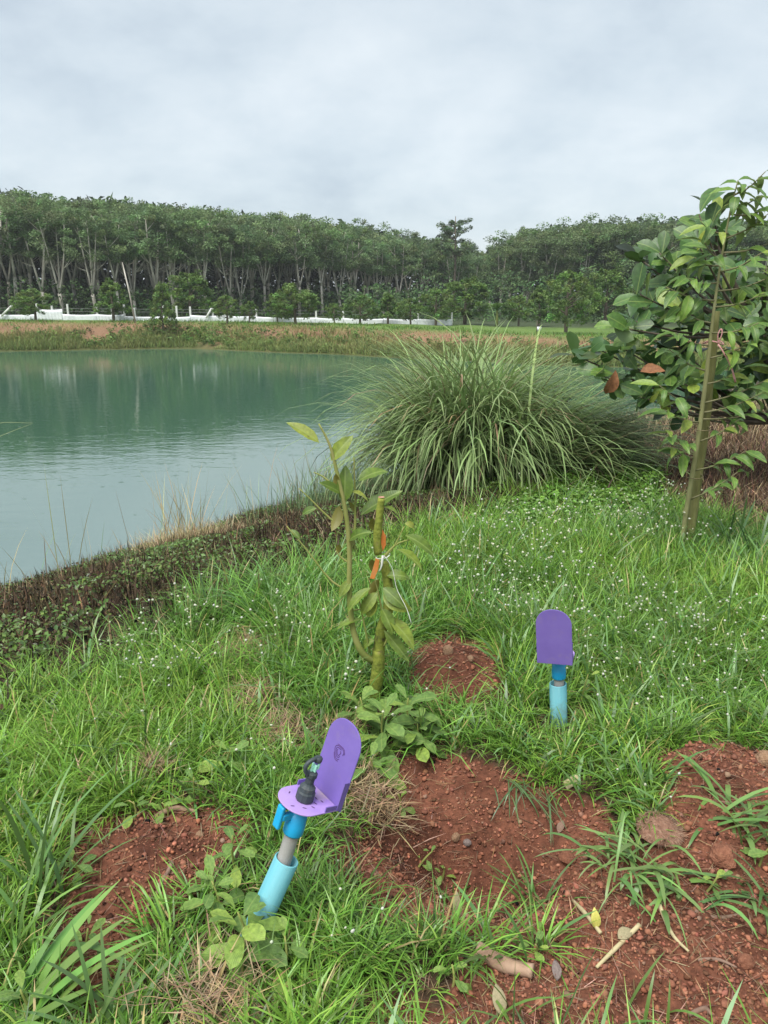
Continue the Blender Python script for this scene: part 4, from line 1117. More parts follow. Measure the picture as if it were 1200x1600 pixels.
br = [((1146, 305), (1196, 268), 0), ((1144, 320), (1190, 305), .1), ((1141, 335), (1200, 325), 0), ((1138, 365), (1096, 348), .02), ((1136, 372), (1205, 330), -.05), ((1130, 395), (1215, 375), .1),
      ((1128, 405), (1100, 378), -.1), ((1125, 415), (1085, 402), 0), ((1124, 425), (1190, 395), -.1), ((1121, 442), (1068, 432), -.05), ((1120, 455), (1205, 432), 0), ((1117, 470), (1040, 448), -.05),
      ((1116, 480), (1195, 458), -.1), ((1112, 505), (1062, 480), 0), ((1110, 520), (1185, 505), -.1), ((1108, 540), (1055, 520), -.1), ((1107, 560), (1180, 530), -.12), ((1104, 580), (1045, 545), 0), ((1103, 600), (1160, 575), -.1),
      ((1095, 640), (1030, 602), -.05), ((1097, 645), (1190, 615), -.1), ((1093, 660), (1038, 640), -.05), ((1092, 690), (1155, 655), -.1), ((1088, 700), (1040, 672), -.05), ((1085, 715), (1052, 700), -.05), ((1086, 735), (1165, 705), -.1), ((1078, 780), (1152, 738), -.1), ((1098, 630), (1205, 590), -.1), ((1093, 655), (1200, 640), -.1)]
tw = []
nleaf = 0
def sap_leaf(pos, e):
    put_leaf(sp, SAP[int(r.integers(0, 3))], pos, e, (r.normal(0, .35), -.35 + r.normal(0, .3), 1), r.uniform(.11, .18), 'leaf', r.uniform(.7, 1.0))
for (a, b, dy) in br:
    A_ = at_y(a[0], a[1], YS - .05); B_ = at_y(b[0], b[1], YS - .05 + dy + r.uniform(-.12, .12))
    m_ = (A_ + B_) / 2 + np.array([0, 0, -.02]); pts = spline([A_, m_, B_], 8)
    tw.append(tube(pts, np.linspace(.006, .0025, 8), 5))
    d = (B_ - A_) / np.linalg.norm(B_ - A_); sd = np.cross(d, [0, 0, 1.0]); sd /= np.linalg.norm(sd)
    nl = int(r.integers(5, 8)) if a[1] < 430 else int(r.integers(6, 10))
    for k in range(nl):
        t = .28 + .72 * k / (nl - 1); q = A_ * (1 - t) ** 2 + 2 * m_ * t * (1 - t) + B_ * t * t
        e = d * r.uniform(.4, .9) + sd * (1 if k % 2 else -1) * r.uniform(.4, .9) + np.array([0, 0, r.uniform(-.65, .12)])
        sap_leaf(q, e)
for k in range(11):
    a = k * 2.4; sap_leaf(tpts[-1] - np.array([0, 0, .012 * k]), (math.cos(a), math.sin(a), .35 - .09 * k))
pyd('twig', join(*tw), M_twig, sp, True, sb)
M_pink = noise_mat('pink_string', [(.3, (.55, .22, .22)), (.7, (.72, .42, .40))], 60, .8, .3, .001)
c0 = at_y(1115, 535, YS); cpts = [c0 + np.array([.052 * math.cos(a), .07 * math.sin(a), .01 * math.sin(2 * a)]) for a in np.linspace(0, 6.28, 18)]
kn = at_y(1122, 538, YS - .1)
st = thing('pink_string', tuple(c0), 'pink string tied round the stake and sapling with a hanging tail', 'string')
pyd('loop', tube(cpts, [.004] * 18, 6), M_pink, st, True, c0)
pyd('tail', tube(spline([kn, at_y(1130, 550, YS - .11), at_y(1142, 572, YS - .11), at_y(1149, 597, YS - .1)], 10), [.005] * 8 + [.007, .006], 6), M_pink, st, True, c0)
pyd('bow', tube(spline([kn, at_y(1128, 522, YS - .12), at_y(1127, 514, YS - .12), at_y(1122, 522, YS - .11), kn], 14), [.0035] * 14, 6), M_pink, st, True, c0)
M_cord = noise_mat('brown_cord', [(.3, (.12, .10, .05)), (.7, (.22, .18, .10))], 60, .9, .3, .001)
for px, py, lab in ((1079, 742, 'thin brown cord round stake and sapling, lower of the two ties'), (1090, 668, 'thin brown cord round stake and sapling below the pink string')):
    c0 = at_y(px + 2, py, YS); cpts = [c0 + np.array([.062 * math.cos(a), .085 * math.sin(a), .006 * math.sin(a)]) for a in np.linspace(0, 6.28, 18)]
    tag(pyd('brown_cord', tube(cpts, [.003] * 18, 5), M_cord), lab, 'cord', 'cords tying the sapling')

# ------------------------------------------------------------------ cut back durian stump in the middle
r = np.random.default_rng(543)
YD = 2.72
B0 = at_y(580, 1112, YD); B0[2] = height1(B0[0], YD)
ds = thing('durian_stump', tuple(B0), 'mossy cut back young tree with two stems and few leaves in the middle', 'tree')
Y_ = lambda px, py, dy=0: at_y(px, py, YD + dy)
def stem(name, pts, rads, n, mat, sides=9):
    return pyd(name, tube(spline(pts, n), np.interp(np.linspace(0, 1, n), np.linspace(0, 1, len(rads)), rads) * (1 + .04 * r.normal(size=n)), sides), mat, ds, True, B0)
stem('trunk', [Y_(576, 1140), Y_(581, 1105), Y_(590, 1050), Y_(591, 1015)], [.037, .028, .026, .023], 14, M_moss, 12)
pyd('stem', tube(spline([Y_(591, 1030), Y_(596, 985), Y_(608, 945), Y_(606, 910), Y_(600, 878)], 14), np.interp(np.linspace(0, 1, 14), [0, .5, 1], [.023, .021, .016]), 10), M_moss, ds, True, B0)
pyd('cut_stem', tube(spline([Y_(591, 866, -.01), Y_(589, 845, -.01), Y_(592, 815, -.01), Y_(594, 795, -.01), Y_(596, 778, -.01)], 12), np.array([.014, .0165, .0155, .015, .0165, .015, .0145, .014, .0155, .014, .0135, .013]), 10), M_moss, ds, True, B0)
M_cut = noise_mat('cut_wood', [(.3, (.30, .12, .08)), (.6, (.52, .30, .22))], 60, .8, .2, .001)
cT = Y_(596, 777.2, -.01); pyd('cut_face', ([tuple(cT + np.array([.0118 * math.cos(a), .0118 * math.sin(a), .0015])) for a in np.linspace(0, 6.28, 13)[:-1]], [tuple(range(12))]), M_cut, ds, False, B0)
pyd('side_shoot', tube(spline([Y_(583, 1032), Y_(566, 1020, -.02), Y_(552, 985, -.02), Y_(546, 930, -.02), Y_(546, 860, -.02), Y_(540, 800, -.02), Y_(527, 740, -.02), Y_(515, 695, -.02), Y_(498, 662, -.02)], 26), np.interp(np.linspace(0, 1, 26), [0, .3, .6, 1], [.014, .0115, .009, .003]), 8), M_stem, ds, True, B0)
pyd('side_shoot', tube(spline([Y_(547, 860, -.02), Y_(554, 830, 0), Y_(555, 790, .02), Y_(553, 715, .03)], 10), np.linspace(.007, .0025, 10), 7), M_stem, ds, True, B0)
twigs = [[(543, 923), (515, 905), (480, 860), (448, 822)], [(546, 880), (532, 870), (525, 860)], [(534, 825), (510, 805), (485, 780), (467, 763)], [(522, 760), (505, 745), (490, 738)],
         [(600, 870), (615, 855), (632, 822)], [(600, 870), (620, 850), (645, 842)], [(600, 1010), (615, 985), (650, 985)], [(590, 940), (570, 950), (545, 955)], [(598, 960), (592, 930), (586, 905)], [(578, 1020), (566, 960), (560, 930)]]
for tpx in twigs:
    pyd('twig', tube(spline([Y_(a, b, -.02) for a, b in tpx], 8), np.linspace(.0048, .0018, 8), 6), M_stem, ds, True, B0)
def dleaf(base, tip, wpx, up=(0, -.3, 1), curl=1, dy0=-.02, dy1=-.02, ws=1.0):
    a = Y_(base[0], base[1], dy0); b = Y_(tip[0], tip[1], dy1); d = b - a; Ls = np.linalg.norm(d)
    w = min(wpx / FPX * 2.75, .44 * Ls)
    put_leaf(ds, DUR[curl], a, d, up, Ls * 1.06, 'leaf', w / (.36 * Ls))
dleaf((499, 692), (452, 656), 20, (.1, -.6, .8), 0)
dleaf((517, 720), (547, 680), 30, (-.4, -.9, .2), 0)
dleaf((538, 785), (540, 730), 34, (.1, -1, .1), 0)
dleaf((522, 760), (530, 738), 18, (.5, .9, .3), 1)
dleaf((495, 794), (467, 800), 20, (0, -.7, .7), 1)
dleaf((530, 790), (524, 830), 30, (.4, .8, .1), 1)
dleaf((548, 768), (580, 773), 16, (0, -.2, 1), 1)
dleaf((560, 752), (603, 721), 26, (-.2, -.5, .8), 1, .03, .06)
dleaf((563, 805), (622, 761), 26, (-.2, -.6, .8), 0, .04, .05)
dleaf((600, 792), (628, 797), 16, (0, -.2, 1), 1, .02, .02)
dleaf((552, 800), (549, 780), 20, (.6, .8, 0), 1, .02, .03)
dleaf((526, 866), (534, 848), 26, (.3, .9, .2), 1)
dleaf((632, 818), (655, 820), 20, (0, -.8, .6), 2)
dleaf((633, 836), (686, 858), 20, (.1, -.6, .8), 1, -.02, -.06)
dleaf((620, 858), (667, 876), 18, (.1, -.2, 1), 1, -.02, -.08)
dleaf((598, 918), (632, 945), 36, (.1, -.9, .5), 1, -.03, -.10)
dleaf((598, 930), (638, 952), 30, (-.2, -.8, .4), 2, -.03, -.12)
dleaf((580, 918), (536, 948), 16, (0, -.4, .9), 1, -.02, -.08)
dleaf((592, 905), (576, 932), 30, (-.2, .9, .1), 0, .02, .02)
dleaf((575, 965), (586, 935), 26, (-.1, -1, .2), 0, -.03, -.04)
dleaf((565, 968), (524, 972), 14, (0, -.3, 1), 1, -.02, -.05)
dleaf((606, 965), (656, 1003), 24, (.2, -.5, .8), 1, -.03, -.12)
dleaf((584, 895), (580, 870), 20, (-.2, .9, .2), 1, .03, .04)
dleaf((584, 830), (578, 806), 18, (-.5, .8, .2), 1, .02, .02)
dleaf((468, 842), (456, 826), 12, (0, -.7, .7), 1)
for b_, t_, w_ in (((590, 925), (560, 960), 20), ((600, 985), (640, 1030), 20), ((596, 950), (618, 985), 22), ((585, 1000), (556, 1010), 18), ((548, 905), (530, 932), 18), ((545, 845), (566, 822), 20), ((604, 900), (640, 892), 20), ((532, 770), (505, 752), 18)):
    dleaf(b_, t_, w_, (r.normal(0, .3), -.6, .7), int(r.integers(0, 3)), -.02, -.02 - r.uniform(0, .08))
M_orange = noise_mat('peeled_bark', [(.3, (.42, .12, .025)), (.55, (.62, .22, .05)), (.75, (.50, .24, .10))], 40, .75, .5, .002, stretch=(1, 1, .3))
def plate(pts, th, mat, name):
    f = np.array([0, th, 0]); V = [tuple(p) for p in pts] + [tuple(p + f) for p in pts]; n = len(pts)
    return add_bevel(pyd(name, (V, [tuple(range(n)), tuple(range(n, 2 * n))[::-1]] + [(i, n + i, n + (i + 1) % n, (i + 1) % n) for i in range(n)]), mat, ds, False, B0), .001)
plate([Y_(p, q, -.05) for p, q in ((587, 873), (593, 876), (591, 890), (585, 905), (578, 904), (583, 888))], .008, M_orange, 'peeled_graft')
plate([Y_(p, q, -.012) for p, q in ((596, 825), (603, 838), (603, 852), (598, 862), (595, 848))], .008, M_orange, 'peeled_graft')
M_white = noise_mat('white_string', [(.3, (.55, .56, .50)), (.7, (.72, .73, .66))], 60, .7, .2, .001)
c0 = Y_(597, 868, -.012)
ws = thing('white_string', tuple(c0), 'white string knotted round the graft of the cut back tree', 'string')
pyd('loop', tube([c0 + np.array([.026 * math.cos(a) + .003, .026 * math.sin(a), .006 * math.sin(a + 1)]) for a in np.linspace(0, 6.28, 20)], [.0017] * 20, 6), M_white, ws, True, c0)
pyd('tail', tube(spline([Y_(598, 868, -.045), Y_(596, 885, -.05), Y_(592, 893, -.045)], 8), [.004, .005, .005, .004, .003, .003, .002, .002], 6), M_white, ws, True, c0)
pyd('tail', tube(spline([Y_(600, 868, -.045), Y_(613, 888, -.05), Y_(620, 920, -.06), Y_(635, 950, -.09), Y_(643, 975, -.09)], 14), [.0011] * 11 + [.002, .002, .0015], 6), M_white, ws, True, c0)

# ------------------------------------------------------------------ sprinklers
def dirty(m, zc=None, amount=.5, scale=9, color=(.20, .11, .07)):
    n, l = m.node_tree.nodes, m.node_tree.links; p = n['Principled BSDF']
    src = p.inputs['Base Color'].links[0].from_socket
    tc = n.new('ShaderNodeTexCoord'); nz = n.new('ShaderNodeTexNoise'); nz.inputs['Scale'].default_value = scale; nz.inputs['Detail'].default_value = 9; nz.inputs['Roughness'].default_value = .75
    l.new(tc.outputs['Object'], nz.inputs['Vector']); f = nz.outputs['Fac']
    if zc is not None:       # mud splashed up from the ground, tinted for the pipe foot's green shading: most at z = 0, none above zc
        sp = n.new('ShaderNodeSeparateXYZ'); l.new(tc.outputs['Object'], sp.inputs[0])
        mr = n.new('ShaderNodeMapRange'); mr.inputs['From Min'].default_value = 0; mr.inputs['From Max'].default_value = zc; mr.inputs['To Min'].default_value = .30; mr.inputs['To Max'].default_value = -.06
        l.new(sp.outputs['Z'], mr.inputs['Value']); ad = n.new('ShaderNodeMath'); ad.operation = 'ADD'; l.new(f, ad.inputs[0]); l.new(mr.outputs[0], ad.inputs[1]); f = ad.outputs[0]
    rg = n.new('ShaderNodeMapRange'); rg.inputs['From Min'].default_value = .54; rg.inputs['From Max'].default_value = .74; rg.inputs['To Max'].default_value = amount
    l.new(f, rg.inputs['Value'])
    mx = n.new('ShaderNodeMix'); mx.data_type = 'RGBA'; l.new(rg.outputs[0], mx.inputs['Factor']); l.new(src, mx.inputs['A']); mx.inputs['B'].default_value = (*color, 1)
    l.new(mx.outputs['Result'], p.inputs['Base Color'])
    ra = n.new('ShaderNodeMapRange'); ra.inputs['To Min'].default_value = p.inputs['Roughness'].default_value; ra.inputs['To Max'].default_value = .85
    l.new(rg.outputs[0], ra.inputs['Value']); l.new(ra.outputs[0], p.inputs['Roughness'])
    return m
M_cyan = noise_mat('pale_blue_pipe', [(.3, (.10, .34, .42)), (.5, (.15, .43, .50)), (.72, (.21, .49, .55))], 5, .5, .15, .002, stretch=(6, 6, .5), detail=8)
M_greyp = noise_mat('grey_pipe', [(.3, (.27, .26, .245)), (.7, (.37, .36, .34))], 20, .6, .1, .001)
M_blue = noise_mat('blue_plastic', [(.3, (.012, .30, .58)), (.7, (.02, .38, .68))], 12, .38, .08, .001, spec=.45)
M_purple = noise_mat('purple_plastic', [(.25, (.145, .098, .34)), (.5, (.168, .115, .385)), (.75, (.19, .135, .42))], 9, .48, .06, .001, spec=.4)
m, n, l, p = nmat('worn_purple_plastic')
tc = n.new('ShaderNodeTexCoord'); nz = n.new('ShaderNodeTexNoise'); nz.inputs['Scale'].default_value = 16; nz.inputs['Detail'].default_value = 5
l.new(tc.outputs['Object'], nz.inputs['Vector'])
sx = n.new('ShaderNodeSeparateXYZ'); l.new(tc.outputs['Object'], sx.inputs[0])
dd = n.new('ShaderNodeMath'); dd.operation = 'MULTIPLY_ADD'; l.new(sx.outputs['Y'], dd.inputs[0]); dd.inputs[1].default_value = 4.5; dd.inputs[2].default_value = -.03
a2 = n.new('ShaderNodeMath'); a2.operation = 'ADD'; l.new(nz.outputs['Fac'], a2.inputs[0]); l.new(dd.outputs[0], a2.inputs[1])
rp = n.new('ShaderNodeValToRGB'); els = rp.color_ramp.elements; els[0].position = .35; els[0].color = (.40, .27, .60, 1); els[1].position = .84; els[1].color = (.46, .38, .30, 1)
e_ = els.new(.60); e_.color = (.31, .20, .54, 1)
l.new(a2.outputs[0], rp.inputs['Fac']); l.new(rp.outputs[0], p.inputs['Base Color']); p.inputs['Roughness'].default_value = .42
M_worn = m
M_black = noise_mat('dark_rubber', [(.3, (.032, .042, .048)), (.7, (.06, .075, .08))], 25, .5, .15, .001)
M_mint = noise_mat('mint_plastic', [(.3, (.30, .66, .52)), (.7, (.42, .78, .62))], 20, .45, 0)
M_slot = noise_mat('slot', [(.3, (.05, .02, .10)), (.7, (.09, .04, .15))], 30, .7, 0)
dirty(M_cyan, .15, .55, 26, (.17, .19, .13)); dirty(M_greyp, None, .45, 30); dirty(M_blue, None, .3, 34, (.25, .27, .26)); dirty(M_purple, None, .5, 17, (.26, .19, .27)); dirty(M_worn, None, .35, 30, (.36, .27, .20)); dirty(M_black, None, .4, 40, (.16, .13, .10))
def arch(w, h, n=10):
    """outline of a plate with rounded top: x, z"""
    rr = w * .46; pts = [(-w / 2, 0), (w / 2, 0)]
    pts += [(w / 2 - rr + rr * math.cos(a), h - rr + rr * math.sin(a)) for a in np.linspace(0, math.pi / 2, n)]
    pts += [(-w / 2 + rr + rr * math.cos(a), h - rr + rr * math.sin(a)) for a in np.linspace(math.pi / 2, math.pi, n)]
    return pts
def sprinkler(basep, axis_, heading, label, hp, hi, head=None):
    """hp: length of the outer pipe above ground, hi: where the plate sits along the axis"""
    o = thing('sprinkler', tuple(basep), label, 'sprinkler', 'purple sprinklers on blue pipes')
    zz = Vector(axis_).normalized(); yy = Vector((math.sin(heading), math.cos(heading), 0)); yy = (yy - zz * yy.dot(zz)).normalized(); xx = yy.cross(zz)
    o.rotation_mode = 'QUATERNION'
    o.rotation_quaternion = Matrix((xx, yy, zz)).transposed().to_quaternion()
    pyd('outer_pipe', lathe([(.0275, -.06), (.0275, hp - .001), (.0285, hp), (.0305, hp), (.0315, hp - .002), (.0315, -.12)], 32), M_cyan, o)
    off = .004
    V, F = lathe([(.0185, 0), (.0185, hi - .075)], 24); pyd('inner_pipe', ([(x - off, y, z) for x, y, z in V], F), M_greyp, o)
    V, F = lathe([(.0185, hi - .092), (.0245, hi - .092), (.026, hi - .088), (.026, hi - .060), (.024, hi - .056), (.024, hi - .038), (.021, hi - .036), (.019, hi - .02), (.019, hi - .003), (0, hi - .003)], 24)
    va = pyd('valve', ([(x - off, y, z) for x, y, z in V], F), M_blue, o)
    Mh = Matrix.Rotation(math.radians(8), 4, 'X')
    h1 = join(boxm((-.012, -.052, hi - .042), (.024, .011, .060)), boxm((-.006, -.034, hi - .040), (.016, .032, .018)))
    add_bevel(pyd('handle', h1, M_blue, va, False), .004, 3)
    # D shaped dish: straight hinge at y = +d1, round front
    w, d1 = .122, .068; rr = w / 2
    pl = [(rr, d1), (-rr, d1)] + [(-rr * math.cos(a), -.012 - (rr - .0) * math.sin(a) * .86) for a in np.linspace(0, math.pi, 19)]
    dish = pyd('dish', prism(pl[::-1], hi, hi + .0035), M_worn, o, False); add_bevel(dish, .001)
    for sx_ in (-1, 1):
        pyd('flange', boxm((sx_ * (rr - .0015), d1 - .025, hi + .0105), (.003, .044, .013)), M_purple, dish, False)
    for (sxx, syy, sa) in ((.022, .02, .3), (.034, .004, .5), (.030, -.02, .9), (.005, .035, 0), (-.02, .03, -.3), (-.034, .01, -.5), (.02, .042, .1), (-.036, -.02, -.9), (.014, -.045, 1.2)):
        Mr = Matrix.Translation((sxx, syy, hi + .0041)) @ Matrix.Rotation(sa, 4, 'Z')
        pyd('slot', ([tuple(Mr @ Vector((.0055 * math.cos(a), .0017 * math.sin(a), 0))) for a in np.linspace(0, 6.28, 11)[:-1]], [tuple(range(10))]), M_slot, dish, False)
    ph = .212
    V, F = prism(arch(.126, ph), 0, .0038)
    V = [(x, d1 + .001 + z + .006 * (y / ph), hi - .004 + y) for x, y, z in V]
    F = [tuple(reversed(f)) for f in F]
    bk = pyd('back_plate', (V, F), M_purple, o, False); add_bevel(bk, .0014)
    for sx_ in (-1, 1):
        pyd('flange', boxm((sx_ * .0615, d1 - .005, hi + .040), (.003, .013, .076)), M_purple, bk, False)
    # emblem pressed into the plate: a swirl in a circle
    em = []
    for a0, a1, ra in ((0, 5.2, .0165), (1.0, 5.6, .0115), (2.4, 7.2, .007), (.2, 2.2, .0195), (3.6, 5.0, .0200)):
        pts = [(-.004 + ra * (1 + .12 * math.sin(3 * a)) * math.cos(a), 0, hi + .122 + ra * (1 + .12 * math.sin(3 * a)) * math.sin(a)) for a in np.linspace(a0, a1, 16)]
        em.append(tube([(x, d1 + .001 + .006 * ((z - hi + .004) / ph) - .0003, z) for x, y, z in pts], [.0009] * 16, 5))
    pyd('emblem', join(*em), M_slot, bk)
    # nozzle
    V, F = lathe([(0, hi + .003), (.0205, hi + .003), (.0235, hi + .008), (.0235, hi + .026), (.021, hi + .03), (.020, hi + .040), (.0135, hi + .046), (.0115, hi + .050), (.0115, hi + .064), (.0145, hi + .068), (.0145, hi + .078), (.007, hi + .082), (0, hi + .082)], 12)
    nz_ = pyd('nozzle', V and (V, F), M_black, o, False); add_bevel(nz_, .001)
    hk = tube(spline([(0, -.012, hi + .074), (-.002, -.024, hi + .088), (-.002, -.024, hi + .104), (0, -.008, hi + .116), (0, .012, hi + .116)], 14), [.0055] * 12 + [.0065, .0065], 8)
    pyd('bridge', hk, M_black, nz_)
    cap = lathe([(0, hi + .107), (.009, hi + .107), (.0105, hi + .111), (.0105, hi + .118), (.008, hi + .121), (0, hi + .121)], 14)
    pyd('cap', ([(x, y + .006, z) for x, y, z in cap[0]], cap[1]), M_black, nz_)
    sw = join(boxm((0, .001, hi + .092), (.017, .005, .018)), boxm((0, .001, hi + .09), (.005, .018, .014)), boxm((.006, .008, hi + .098), (.004, .006, .016)))
    add_bevel(pyd('spinner', sw, M_mint, nz_, False), .001)
    if head is not None:
        z2 = Vector(head).normalized(); y2 = Vector((math.sin(heading), math.cos(heading), 0)); y2 = (y2 - z2 * y2.dot(z2)).normalized(); x2 = y2.cross(z2)
        Rh = (o.rotation_quaternion.to_matrix().transposed() @ Matrix((x2, y2, z2)).transposed()).to_4x4()
        pv = Matrix.Translation((0, 0, hp - .03))
        for c in o.children:
            if not c.name.startswith('outer_pipe'): c.matrix_basis = pv @ Rh @ pv.inverted()
    return o
bl_ = at(394, 1466, 0.0); bl_[2] = height1(bl_[0], bl_[1])
sprinkler(bl_, (.40, .16, .90), math.radians(50), 'purple sprinkler facing us on a tilted pale blue pipe, nearest', .225, .39, (.29, .09, .95))
br_ = at(873, 1135, 0.0); br_[2] = height1(br_[0], br_[1])
sprinkler(br_, (-.075, .02, 1.0), math.radians(200), 'purple sprinkler seen from behind on a short blue pipe, farther off in the grass', .17, .285)

# ------------------------------------------------------------------ broad leaved weeds
r = np.random.default_rng(654)
def weed(px, py, size, n, label, spread=1.0, hgt=.12, group='broad leaved weeds in the grass', tall=False, dxy=(0, 0)):
    P = ground(px, py); P[0] += dxy[0]; P[1] += dxy[1]; P[2] = float(gheight(np.array([P[0]]), np.array([P[1]]))[0])
    o = thing('broadleaf_weed', tuple(P), label, 'weed', group)
    top = np.array([r.normal(0, .02), r.normal(0, .02), hgt])
    pyd('stem', tube(spline([(0, 0, -.02), tuple(top * .5 + r.normal(0, .006, 3)), tuple(top)], 6), np.linspace(.0045, .0022, 6), 6), M_stem, o)
    for k in range(n):
        t = k / max(1, n - 1); a = k * 2.399 + r.normal(0, .25)
        pos = P + top * (.15 + .85 * t); el = -.15 + 1.1 * t ** 1.5 + r.normal(0, .15)
        e = np.array([math.cos(a) * spread, math.sin(a) * spread, el])
        put_leaf(o, WEED[int(r.integers(0, 3))], pos + np.array([math.cos(a), math.sin(a), 0]) * .012, e, (r.normal(0, .2), r.normal(0, .2) - .15, 1), size * (1.1 - .5 * t ** 2) * r.uniform(.8, 1.2), 'leaf', r.uniform(.85, 1.1))
    return o
W_ = [
    (395, 1500, .105, 15, 'bushy broad leaved weed at the foot of the tilted sprinkler pipe', 1, .16),
    (345, 1450, .075, 10, 'weed left of the tilted pipe, leaning over the red soil', 1, .13),
    (378, 1545, .085, 8, 'large leaved weed in front of the tilted pipe, low at the frame', 1, .10),
    (372, 1370, .075, 9, 'pale green weed at the right rim of the left soil patch', 1, .15),
    (600, 1175, .125, 17, 'leafy weed just right of the facing purple plate, below the stump', 1, .17),
    (640, 1150, .12, 16, 'tall bright weed beside the mossy stump, toward the soil mound', 1, .16),
    (570, 1150, .11, 14, 'weed directly under the mossy stump', 1, .14),
    (582, 1225, .10, 12, 'weed between the purple plate and the pit edge', 1, .11),
    (655, 1175, .10, 12, 'weed overhanging the upper left rim of the pit', 1, .10),
    (350, 1215, .08, 11, 'weed in the grass right above the left soil patch', 1, .11),
    (300, 1250, .060, 8, 'small leaved weed at the back of the left soil patch, by the stick', 1, .09),
    (207, 1285, .055, 6, 'fresh green seedling at the top of the left soil patch', 1, .08),
    (262, 1275, .050, 6, 'low seedling between the fresh seedling and the stick', 1, .05),
    (127, 1370, .055, 8, 'small weed at the left rim of the left soil patch, under the coarse blades', 1, .06),
    (130, 1480, .050, 7, 'small weed under the coarse grass, lower left rim of the soil', 1, .06),
    (905, 1110, .055, 6, 'bright weed standing right beside the farther sprinkler', 1, .16),
    (945, 1125, .050, 5, 'low bright weed a little right of the farther sprinkler', 1, .08),
    (495, 1060, .050, 6, 'small pale weed in the grass left of the stump', 1, .08),
    (625, 1275, .042, 6, 'small yellow green weed on the left wall of the pit', 1, .07),
    (705, 1545, .045, 6, 'small clover like weed low in the grass, left of the log', 1, .06),
    (830, 1490, .040, 6, 'small weed behind the log on the soil', 1, .05),
    (60, 1580, .075, 8, 'weed among the coarse blades in the lower left corner', 1, .08),
    (1185, 1350, .060, 8, 'weed beside the uprooted grass at the right edge', 1, .08),
    (1100, 1390, .045, 6, 'small weed right of the uprooted tuft, by the red clod', 1, .05),
    (650, 1350, .036, 5, 'small vine leaves at the bottom left of the pit', 1, .04),
    (690, 1375, .038, 6, 'jagged vine leaves on the floor of the pit near the dry sheath', 1, .05),
    (460, 1120, .055, 7, 'weed in the grass behind the facing sprinkler', 1, .10),
    (330, 1405, .07, 8, 'weed on the red soil above the low large leaved weed', 1, .09),
    (440, 1530, .075, 8, 'weed in the grass right of the foot of the tilted pipe', 1, .10),
    (848, 1475, .035, 5, 'tiny seedling on the bare soil between log and pale stems', 1, .05),
]
for a in W_: weed(*a[:5], a[5], a[6])

# ------------------------------------------------------------------ coarse grass tufts
r = np.random.default_rng(765)
def tuft(px, py, n, L0, L1, W0, W1, label, col=(.075, .14, .05), az_mu=None, az_sd=1.0, le=(.05, .8), be=(.3, 1.5), spread=.03, lift=0.0):
    P = ground(px, py); P[2] = float(gheight(np.array([P[0]]), np.array([P[1]]))[0]) + lift
    o = thing('coarse_grass_tuft', tuple(P), label, 'grass tuft', 'coarse wide bladed grass tufts')
    for k in range(n):
        a = r.uniform(0, 6.28) if az_mu is None else r.normal(az_mu, az_sd)
        c = green(1, col, .16, .06, r)
        p0 = np.array([[r.normal(0, spread), r.normal(0, spread), -.01]])
        v, f, cc = blades(p0, np.array([a]), np.array([r.uniform(L0, L1)]), np.array([r.uniform(W0, W1)]), np.array([r.uniform(*le)]), np.array([r.uniform(*be)]), c, np.clip(c * 1.15, 0, .5), K=7)
        # fold the blade into a shallow keel
        link('blade', fast_mesh('blade', v, f, cc), M_grass, o)
    return o
tuft(60, 1400, 20, .25, .48, .008, .014, 'tall coarse grass tuft left of the left soil patch', (.10, .19, .06), None, 1, (.05, .6), (.2, 1.2), .035)
tuft(30, 1495, 13, .18, .36, .008, .016, 'coarse grass tuft at the left edge above the corner', (.11, .20, .05))
tuft(15, 1610, 14, .22, .38, .016, .026, 'very broad bladed grass lying in the lower left corner', (.12, .22, .05), .5, .6, (.5, 1.1), (.2, .9))
tuft(170, 1610, 12, .15, .28, .010, .016, 'coarse grass tuft at the bottom edge under the left soil patch', (.08, .15, .045))
tuft(1165, 1285, 48, .12, .28, .006, .018, 'leafy coarse grass tuft at the right edge on the soil bank', (.11, .20, .05), None, 1, (.2, 1.1), (.6, 2.2), .06)
tuft(1030, 1385, 48, .08, .23, .004, .016, 'uprooted grass tuft lying over the soil below the root ball', (.125, .215, .06), -1.5, 1.1, (.3, 1.3), (.6, 2.4), .06, .05)
tuft(960, 1350, 28, .07, .20, .004, .014, 'small uprooted grass tuft left of the root ball', (.125, .21, .06), 2.8, 1.2, (.3, 1.1), (.8, 2.0), .04, .04)
tuft(1190, 1390, 24, .10, .24, .005, .014, 'grass tuft drooping at the right edge below the red clod', (.085, .16, .05), 3.4, .9, (.5, 1.2), (.3, 1.2), .04)
tuft(820, 1230, 26, .10, .22, .003, .006, 'thin grass hanging down into the pit from its back rim', (.075, .13, .05), -1.5, .5, (1.0, 1.8), (.5, 1.2), .04, .03)
tuft(835, 1420, 34, .12, .24, .004, .008, 'fine green tuft growing on the pit floor above the log', (.08, .155, .035), None, 1, (.1, .9), (.4, 1.6), .03)
tuft(715, 1420, 20, .10, .22, .004, .007, 'fine tuft at the bottom rim of the pit by the dry sheath', (.085, .165, .035), None, 1, (.1, .9), (.4, 1.6), .03)
tuft(950, 1235, 34, .13, .26, .006, .011, 'dense green tuft on the rim between the pit and the right soil', (.09, .17, .035), -1.2, 1.6, (.2, 1.1), (.4, 1.7), .05)
tuft(1170, 880, 26, .3, .55, .010, .016, 'taller coarse tuft in the lawn right of the stake', (.07, .135, .045), None, 1, (.05, .7), (.3, 1.5), .07)
tuft(985, 1600, 8, .10, .2, .005, .009, 'few grass blades at the bottom edge on the lower right soil', (.09, .17, .035))
tuft(800, 1600, 12, .10, .22, .005, .009, 'sparse grass at the bottom edge, below the log', (.09, .17, .035))

